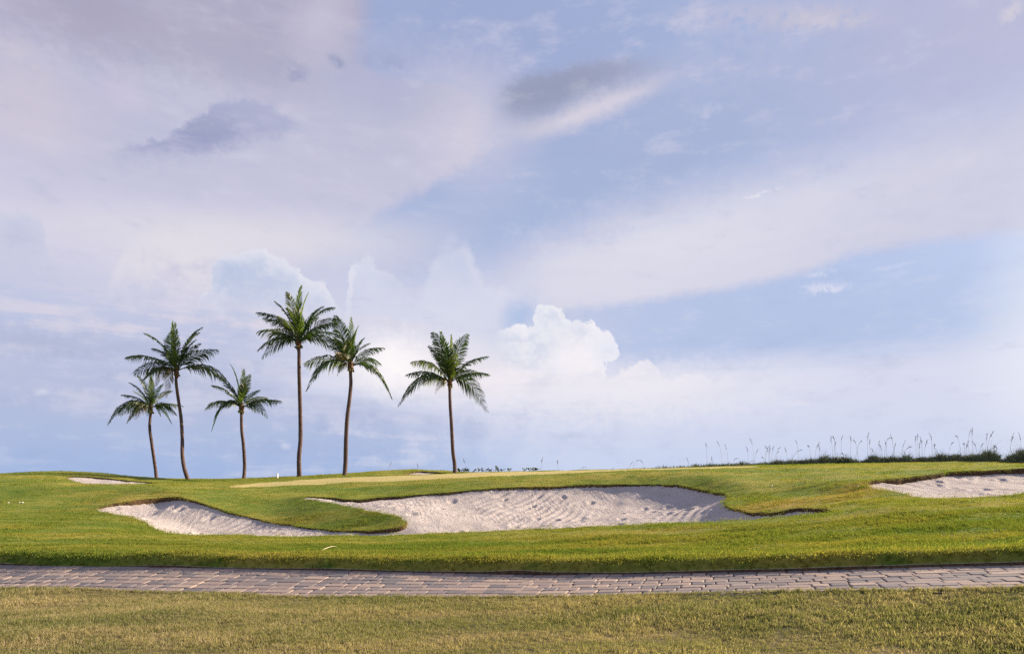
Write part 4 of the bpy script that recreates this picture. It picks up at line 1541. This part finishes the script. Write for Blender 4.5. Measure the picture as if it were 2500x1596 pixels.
palm(45.5, T2([(402, 1485), (404, 1350), (406, 1200), (400, 1000), (401, 850), (406, 700), (408, 570)]), T2([(405, 505)])[0], c2,
     [(-335, -122), (-285, 55), (-245, 130), (-265, -210), (-160, -312), (-90, -408, 0, .1), (20, -440, 1, .0), (58, -405, 1, .1), (130, -330), (200, -325), (270, -205), (270, -150), (300, 45), (150, -60, 0, -.9),
      (90, -150, 1, -1.1), (-80, -150, 0, -1.2), (-200, -60, 0, .7), (230, -110, 0, .6), (-60, -300, 0, .4), (100, -230, 0, .6), (-210, -160, 0, -.4), (70, 30, 0, -1.8), (-40, -240, 1, -.5)],
     11.0, 7.6, 'tallest palm with an upright trunk, fourth from the left', 12)
palm(44.5, T2([(742, 1465), (744, 1370), (755, 1200), (768, 1050), (783, 900), (785, 790), (780, 720)]), T2([(778, 668)])[0], c2,
     [(-338, -18), (-258, 215), (-78, 92, 2, -.5), (-195, -250), (-130, -312), (-62, -355), (-3, -388, 1, .1), (80, -245), (42, -330, 1, .2), (225, -158), (272, 228), (228, 0), (-70, -85, 2, -1.3), (60, -120, 0, -1.3),
      (-150, -120, 0, .9), (120, -205), (-30, -250, 0, .6), (-90, -200, 1, -.6), (-175, -170, 0, .2), (150, 40, 0, 1.0), (20, -160, 0, -1.1), (-120, 20, 0, 1.2)],
     11.0, 7.6, 'palm with a bowed trunk and drooping fronds just right of the tallest', 15)
palm(44.0, T2([(1570, 1450), (1564, 1380), (1555, 1300), (1546, 1100), (1536, 950), (1530, 840)]), T2([(1530, 792)])[0], c2,
     [(-340, 192), (-310, -68), (-295, -188), (-140, -268), (-100, -345), (-50, -360), (10, -372, 1, .0), (135, -345), (270, -182), (282, -40), (262, 205), (-95, 102, 2, -.5), (60, -190, 0, -.8), (-70, -190, 0, -.9),
      (30, -95, 0, -1.6), (-50, -90, 0, -1.6), (200, -100, 0, .8), (-220, -20, 0, .9), (40, -290, 1, .4), (-10, -230, 0, .7), (90, -120, 0, 1.2)],
     9.6, 6.8, 'palm standing apart from the others in the middle of the view', 21)


# ------------------------------------------------------------------ dune vegetation on the skyline
M['dune'] = mat_plain('dune_grass', (0.145, 0.170, 0.105), 0.9, 0.5, 2.5)
M['oat'] = mat_plain('sea_oat_stem', (0.30, 0.24, 0.13), 0.9, 0.3, 6)
M['seed'] = mat_plain('sea_oat_seed', (0.17, 0.10, 0.065), 0.9, 0.35, 9)
M['leaf'] = mat_plain('beach_plant_leaf', (0.055, 0.085, 0.030), 0.5, 0.35, 8, .4)

SKY_U = [1690, 1740, 1800, 1900, 1980, 2060, 2200, 2350, 2430, 2480, 2600]
SKY_Y = [43.9, 43.4, 42.6, 40.8, 39.3, 38.3, 36.3, 34.3, 33.0, 32.6, 32.2]


def crest_y(u): return float(np.interp(u, SKY_U, SKY_Y))


def dune_grass():
    prof_u = [1340, 1400, 1560, 1640, 1700, 1760, 1800, 1840, 1880, 1950, 2000, 2030, 2045, 2065, 2085, 2098, 2110, 2125, 2150, 2180, 2230, 2290, 2320, 2345, 2380, 2400, 2420, 2436, 2442, 2452, 2465, 2480, 2520, 2620]
    prof_h = [3, 3, 4, 7, 8, 9, 9, 8, 10, 12, 16, 16, 20, 19, 13, 7, 10, 18, 17, 17, 14, 19, 22, 24, 26, 29, 30, 30, 16, 12, 26, 30, 30, 28]
    prof_d = [.02, .02, .05, .35, .4, .6, .7, .5, .9, 1, 1, 1, 1, 1, 1, .6, .9, 1, 1, 1, 1, 1, 1, 1, 1, 1, 1, 1, .7, .7, 1, 1, 1, 1]
    N = 42000
    u = rng.uniform(1340, 2620, N)
    h = np.interp(u, prof_u, prof_h)
    h = h * np.interp(u, [1900, 2250, 2330], [1.3, 1.25, 1.0])
    tall = rng.uniform(0, 1, N) < .05
    h = np.where(tall, h * 1.7, h)
    keep_ = rng.uniform(0, 1, N) < np.interp(u, prof_u, prof_d) * np.clip(h / 22, .25, 1)
    u, h, tall = u[keep_], h[keep_], tall[keep_]
    n = len(u)
    Y0 = np.array([crest_y(a) if a > 1690 else 45.0 for a in u])
    Y = Y0 + .3 + rng.uniform(0, 1, n) ** 1.5 * 3.2
    X = (u - CU) * Y / F
    Z = ground_z(X, Y) - .03
    ztop = ZC - (np.interp(u, [1340, 1600, 1700, 1800, 1900, 2060, 2200, 2350, 2430, 2500, 2620], [1149, 1143, 1140, 1137, 1134, 1131.5, 1129, 1127, 1128, 1124, 1120]) - h - VH) * Y0 / F
    lump = .72 + .35 * np.sin(u * .11) * np.sin(u * .047 + 1)
    hh = np.maximum(ztop - Z, .08) * rng.uniform(.45, 1.3, n) * np.clip(lump, .7, 1.1)
    a = rng.uniform(0, 6.283, n)
    le = hh * rng.uniform(.1, .75, n)
    lx, ly = np.cos(a) * le, np.sin(a) * le
    f = rng.uniform(0, 6.283, n)
    w = np.where(tall, .006, rng.uniform(.008, .020, n))
    wx, wy = np.cos(f) * w, np.sin(f) * w
    V = np.stack([np.stack([X - wx, Y - wy, Z], 1), np.stack([X + wx, Y + wy, Z], 1), np.stack([X - wx * .8 + lx * .3, Y - wy * .8 + ly * .3, Z + hh * .6], 1),
                  np.stack([X + wx * .8 + lx * .3, Y + wy * .8 + ly * .3, Z + hh * .6], 1), np.stack([X + lx, Y + ly, Z + hh * .95], 1)], 1).reshape(-1, 3)
    b = np.arange(n)[:, None] * 5
    T = np.concatenate([b + np.array([[0, 1, 3]]), b + np.array([[0, 3, 2]]), b + np.array([[2, 3, 4]])])
    me = fast_mesh('dune_grass', V, T, M['dune'])
    tag(link(bpy.data.objects.new('dune_grass', me)), 'dark green dune grass and scrub along the skyline at the right', 'dune grass', kind='stuff')


dune_grass()


def sea_oat(u, v, lean, kind, q):
    """one thin stalk with a drooping seed head"""
    ub = u - lean
    Y = (crest_y(ub) if ub > 1690 else 45.6) + q.uniform(.4, 2.4)
    X = (ub - CU) * Y / F
    z0 = float(ground_z(X, Y)) - .03
    top = Vector(un(u, v, Y))
    H = top.z - z0
    root = empty('sea_oat', (X, Y, z0))
    bow = Vector((top.x - X, q.uniform(-.15, .15), 0))
    P = [Vector((0, 0, 0)), Vector((0, 0, H * .4)) + bow * .2, Vector((0, 0, H * .78)) + bow * .6, Vector((0, 0, H)) + bow]
    st = catmull(P, 3)
    V, Fc = tube(st, [.0062 * (1 - .45 * i / (len(st) - 1)) for i in range(len(st))], 4)
    mesh_obj('stem', V, Fc, M['oat'], root)
    # seed head: overlapping flat spikelets along the top
    tip = st[-1]
    dr = (st[-1] - st[-3]).normalized()
    hl = (.42, .26, .34)[kind] * q.uniform(.8, 1.15)
    sgn = 1 if bow.x + q.uniform(-.2, .2) > 0 else -1
    d = (dr * (.9, .75, .35)[kind] + Vector((sgn * (.15, .35, .9)[kind], q.uniform(-.15, .15), (0, 0, .1)[kind]))).normalized()
    V, Fc = [], []
    nsp = 11
    for i in range(nsp):
        t = i / (nsp - 1)
        p = tip - dr * hl * .45 + (dr * (1 - t) + d * t).normalized() * hl * t
        s = .072 * qo.uniform(.75, 1.25) * math.sin(math.pi * (.12 + .8 * t)) * q.uniform(.75, 1.2)
        a = q.uniform(0, 6.283)
        sd = Vector((math.cos(a), math.sin(a) * .6, -.35 + .5 * q.random())).normalized()
        nn = sd.cross(d)
        if nn.length < .1: nn = Vector((0, 1, 0))
        nn.normalize()
        fw = (d + sd * .7).normalized()
        sw = fw.cross(nn).normalized() * s * .26
        th = nn * s * .12
        b = len(V)
        V += [p, p + fw * s * .5 + sw, p + fw * s * .5 - sw, p + fw * s * 1.15, p + fw * s * .5 + th, p + fw * s * .5 - th]
        Fc += [(b, b + 1, b + 4), (b + 1, b + 3, b + 4), (b + 3, b + 2, b + 4), (b + 2, b, b + 4), (b + 1, b, b + 5), (b + 3, b + 1, b + 5), (b + 2, b + 3, b + 5), (b, b + 2, b + 5)]
    pr = [V[6 * i] for i in range(nsp)]
    V2, F2 = tube(pr, [.005] * nsp, 4)
    Fc += [tuple(i + len(V) for i in f) for f in F2]
    V += V2
    mesh_obj('seed_head', V, Fc, M['seed'], root)
    return root


k6 = 640 / 2408
oats = [(1860 + x * k6, 1040 + y * k6, l * k6, kd) for x, y, l, kd in (
    (40, 185, -10, 1), (70, 180, 5, 0), (152, 205, 30, 1), (105, 200, 0, 0), (322, 150, 0, 0), (335, 195, 60, 2), (440, 165, -20, 1), (505, 165, 0, 0), (530, 175, 0, 0), (635, 128, -10, 0), (668, 97, -15, 0), (735, 105, -5, 0),
    (810, 118, 10, 0), (865, 135, -20, 1), (897, 132, 25, 1), (958, 82, -15, 0), (1000, 155, 0, 0), (1018, 185, 10, 1), (1075, 150, 0, 0), (1140, 140, 0, 0), (1165, 85, 55, 2), (1200, 110, 0, 0), (1290, 130, 0, 0), (1335, 178, 50, 2),
    (1442, 55, -10, 0), (1420, 90, 0, 0), (1436, 160, 0, 0), (1456, 115, 0, 0), (1495, 122, -15, 0), (1548, 95, -20, 0), (1598, 165, 0, 0), (1745, 155, 15, 1), (1778, 68, -75, 1), (1845, 165, -10, 1), (1878, 130, -8, 0), (1908, 65, 0, 0),
    (1925, 55, 0, 0), (1970, 120, 0, 0), (2065, 85, -15, 0), (2115, 40, 60, 0), (2140, 180, 0, 0), (2155, 180, -10, 1), (2290, 85, 0, 0), (2381, 60, 0, 0), (600, 242, 45, 2), (530, 242, 30, 2), (778, 260, -15, 1), (10, 292, -30, 1),
    (225, 225, 0, 0), (755, 215, 20, 2), (680, 165, 10, 0), (1225, 150, 0, 0), (1100, 190, 5, 0), (2030, 170, 40, 0))]
k5 = 640 / 2408
oats += [(1240 + x * k5, 1120 + y * k5, l * k5, kd) for x, y, l, kd in ((458, 30, 0, 0), (695, 32, 55, 2), (1232, 22, 0, 0), (1135, 20, 0, 0), (1190, -5, 40, 2), (1870, -5, 0, 0), (2090, -8, 30, 2), (2240, 5, 40, 1), (2380, -10, -10, 1), (2110, 22, 10, 1), (1650, 10, 0, 0), (310, -15, 0, 0))]
k4 = .5606
oats += [(1150 + x * k4, 540 + y * k4, l, kd) for x, y, l, kd in ((1022, 978, 0, 0), (1078, 962, -4, 0), (1222, 962, 0, 0), (1108, 975, 0, 0), (1285, 980, 0, 0), (1300, 985, -3, 0), (1338, 990, 6, 1), (1240, 1000, 3, 0), (1205, 990, 0, 0))]
oats += [(951, 1126, 0, 0), (1019, 1128, 0, 0), (1134, 1124, -3, 0)]
qo = random.Random(5)
ORD = ('first second third fourth fifth sixth seventh eighth ninth tenth eleventh twelfth thirteenth fourteenth fifteenth sixteenth '
       'seventeenth eighteenth nineteenth twentieth').split()
PLACE = ((0, 1120, 'on the mound among the palms'), (1120, 1660, 'beyond the bare green'), (1660, 1870, 'at the dune grass\'s thin left end'), (1870, 2105, 'left of the right bunker'),
         (2105, 2300, 'over the right bunker\'s left half'), (2300, 2600, 'over dense scrub at the right edge'))
LOOK = ('upright sea oat stalk', 'nodding sea oat stalk', 'sea oat with sideways head')
bins = {}
for u, v, l, kd in sorted(oats):
    l, v = l + qo.uniform(-7, 7), v + qo.uniform(-2, 12)
    o = sea_oat(u, v, l, kd, qo)
    tag(o, None, 'sea oat', 'sea oats along the skyline')
    pl = next(t for a_, b_, t in PLACE if a_ <= u < b_)
    bins.setdefault((kd, pl), []).append(o)
for (kd, pl), os_ in bins.items():
    for i, o in enumerate(os_):
        o['label'] = ('only ' + LOOK[kd] + ' ' + pl) if len(os_) == 1 else '%s %s from the left, %s' % (ORD[i], LOOK[kd], pl)


def beach_plant(u, v, q):
    Y = 46.6 + q.uniform(0, 1.0)
    X = (u - CU) * Y / F
    z0 = float(ground_z(X, Y)) - .02
    H = max(.22, un(u, v, Y)[2] - z0)
    root = empty('beach_plant', (X, Y, z0))
    st = catmull([Vector((0, 0, 0)), Vector((q.uniform(-.05, .05), 0, H * .5)), Vector((q.uniform(-.1, .1), 0, H * .92))], 3)
    V, Fc = tube(st, [.012] * len(st), 4)
    mesh_obj('stem', V, Fc, M['oat'], root)
    nl = q.randint(5, 9)
    for i in range(nl):
        t = .45 + .55 * i / (nl - 1)
        p = st[int(t * (len(st) - 1))]
        a = q.uniform(0, 6.283)
        el = q.uniform(-.1, 1.0)
        d = Vector((math.cos(a) * math.cos(el), math.sin(a) * math.cos(el), math.sin(el)))
        s = q.uniform(.09, .15)
        sd = d.cross(Vector((0, 0, 1))).normalized()
        n = sd.cross(d)
        c = p + d * (s * .8 + .02)
        V = [p, c + n * .012]
        for kk in range(8):
            b = kk / 8 * 6.283
            V.append(c + d * math.cos(b) * s * .62 + sd * math.sin(b) * s * .58 + n * (.02 * math.cos(2 * b)))
        Fc = [(1, 2 + kk, 2 + (kk + 1) % 8) for kk in range(8)] + [(0, 5, 6), (0, 6, 7)]
        mesh_obj('leaf', V, Fc, M['leaf'], root)
    return root


for i, (x, y) in enumerate(((1880, 100), (1900, 95), (1922, 96), (1948, 88), (1965, 108), (2022, 108), (2060, 98), (2098, 110), (2130, 112), (2165, 98), (2215, 72), (2245, 108), (2282, 108), (2340, 108))):
    tag(beach_plant(620 + x * k5, 1120 + y * k5, qo), ('tallest broad-leaved beach plant' if i == 10 else '%s small broad-leaved beach plant' % ORD[i]) + ' counting right from the foot of the lone palm', 'beach plant', 'beach plants beside the lone palm')
for i, (x, y) in enumerate(((155, 102), (195, 99), (216, 96), (245, 84), (262, 94), (285, 92))):
    tag(beach_plant(1240 + x * k5, 1120 + y * k5, qo), '%s beach plant from the left in the separate clump beyond the green' % ORD[i], 'beach plant', 'clump of beach plants beyond the green')


# ------------------------------------------------------------------ small things on the grass
M['white'] = mat_plain('white_paint', (0.80, 0.79, 0.76), 0.5, 0.06, 20)
M['dark'] = mat_plain('dark_rubber', (0.05, 0.05, 0.05), 0.8, 0.2, 20)
M['straw'] = mat_plain('dry_stalk', (0.50, 0.42, 0.29), 0.8, 0.15, 20)


def marker():
    Y = 44.0
    X = (677 - CU) * Y / F
    z = float(ground_z(X, Y)) - .03
    root = empty('tee_marker', (X, Y, z))
    tag(root, 'small white pointed marker standing on the skyline between two palms', 'marker')
    V, Fc = tube([(0, 0, 0), (0, 0, .05), (0, 0, .16), (.015, 0, .27), (.02, 0, .33)], [.055, .062, .06, .04, .012], 10)
    mesh_obj('body', V, Fc, M['white'], root, True)
    V, Fc = tube([(0, 0, 0), (0, 0, .035)], [.07, .066], 10)
    mesh_obj('foot', V, Fc, M['dark'], root)


marker()


def stalk():
    a, b = np.array(un(785, 1370, 13.6)[:2]), np.array(un(822, 1357, 14.6)[:2])
    P = []
    for t in (0, .25, .5, .75, 1):
        p = a + (b - a) * t
        P.append(Vector((p[0], p[1] + .05 * math.sin(t * 3.1), float(ground_z(p[0], p[1])) + .045 + .03 * math.sin(t * 3.1))))
    o0 = P[0]
    V, Fc = tube([p - o0 for p in catmull(P, 3)], [.004, .006, .007, .007, .007, .007, .006, .006, .005, .005, .004, .003, .002], 6)
    o = mesh_obj('fallen_stalk', V, Fc, M['straw'], None, True)
    o.location = o0
    tag(o, 'pale dry palm stalk lying on the lawn just beyond the path', 'stalk')


stalk()


def ball(u, v, Y, r_, label, group=None):
    X = (u - CU) * Y / F
    bm_ = bmesh.new()
    bmesh.ops.create_icosphere(bm_, subdivisions=2, radius=r_)
    for vv in bm_.verts: vv.co *= 1 + .04 * math.sin(vv.co.x * 180) * math.sin(vv.co.z * 160)
    me = bpy.data.meshes.new('golf_ball'); bm_.to_mesh(me); bm_.free()
    me.materials.append(M['white'])
    o = bpy.data.objects.new('golf_ball', me)
    o.location = (X, Y, float(ground_z(X, Y)) + r_ * .8 + .01)
    link(o)
    tag(o, label, 'ball', group)


ball(21, 1219.5, 27.6, .022, 'tiny white ball lying apart on the grass slope at the far left')
ball(48, 1219.5, 27.6, .022, 'left one of two tiny white balls close together on the far left slope')
ball(55, 1219.5, 27.6, .028, 'right and larger of two tiny white balls together on the far left slope')
ball(1885, 1191.5, 25.6, .03, 'tiny white ball on the slope right of the big bunker')
ball(2095, 1190, 23.2, .025, 'tiny white ball beside the left tip of the right bunker')
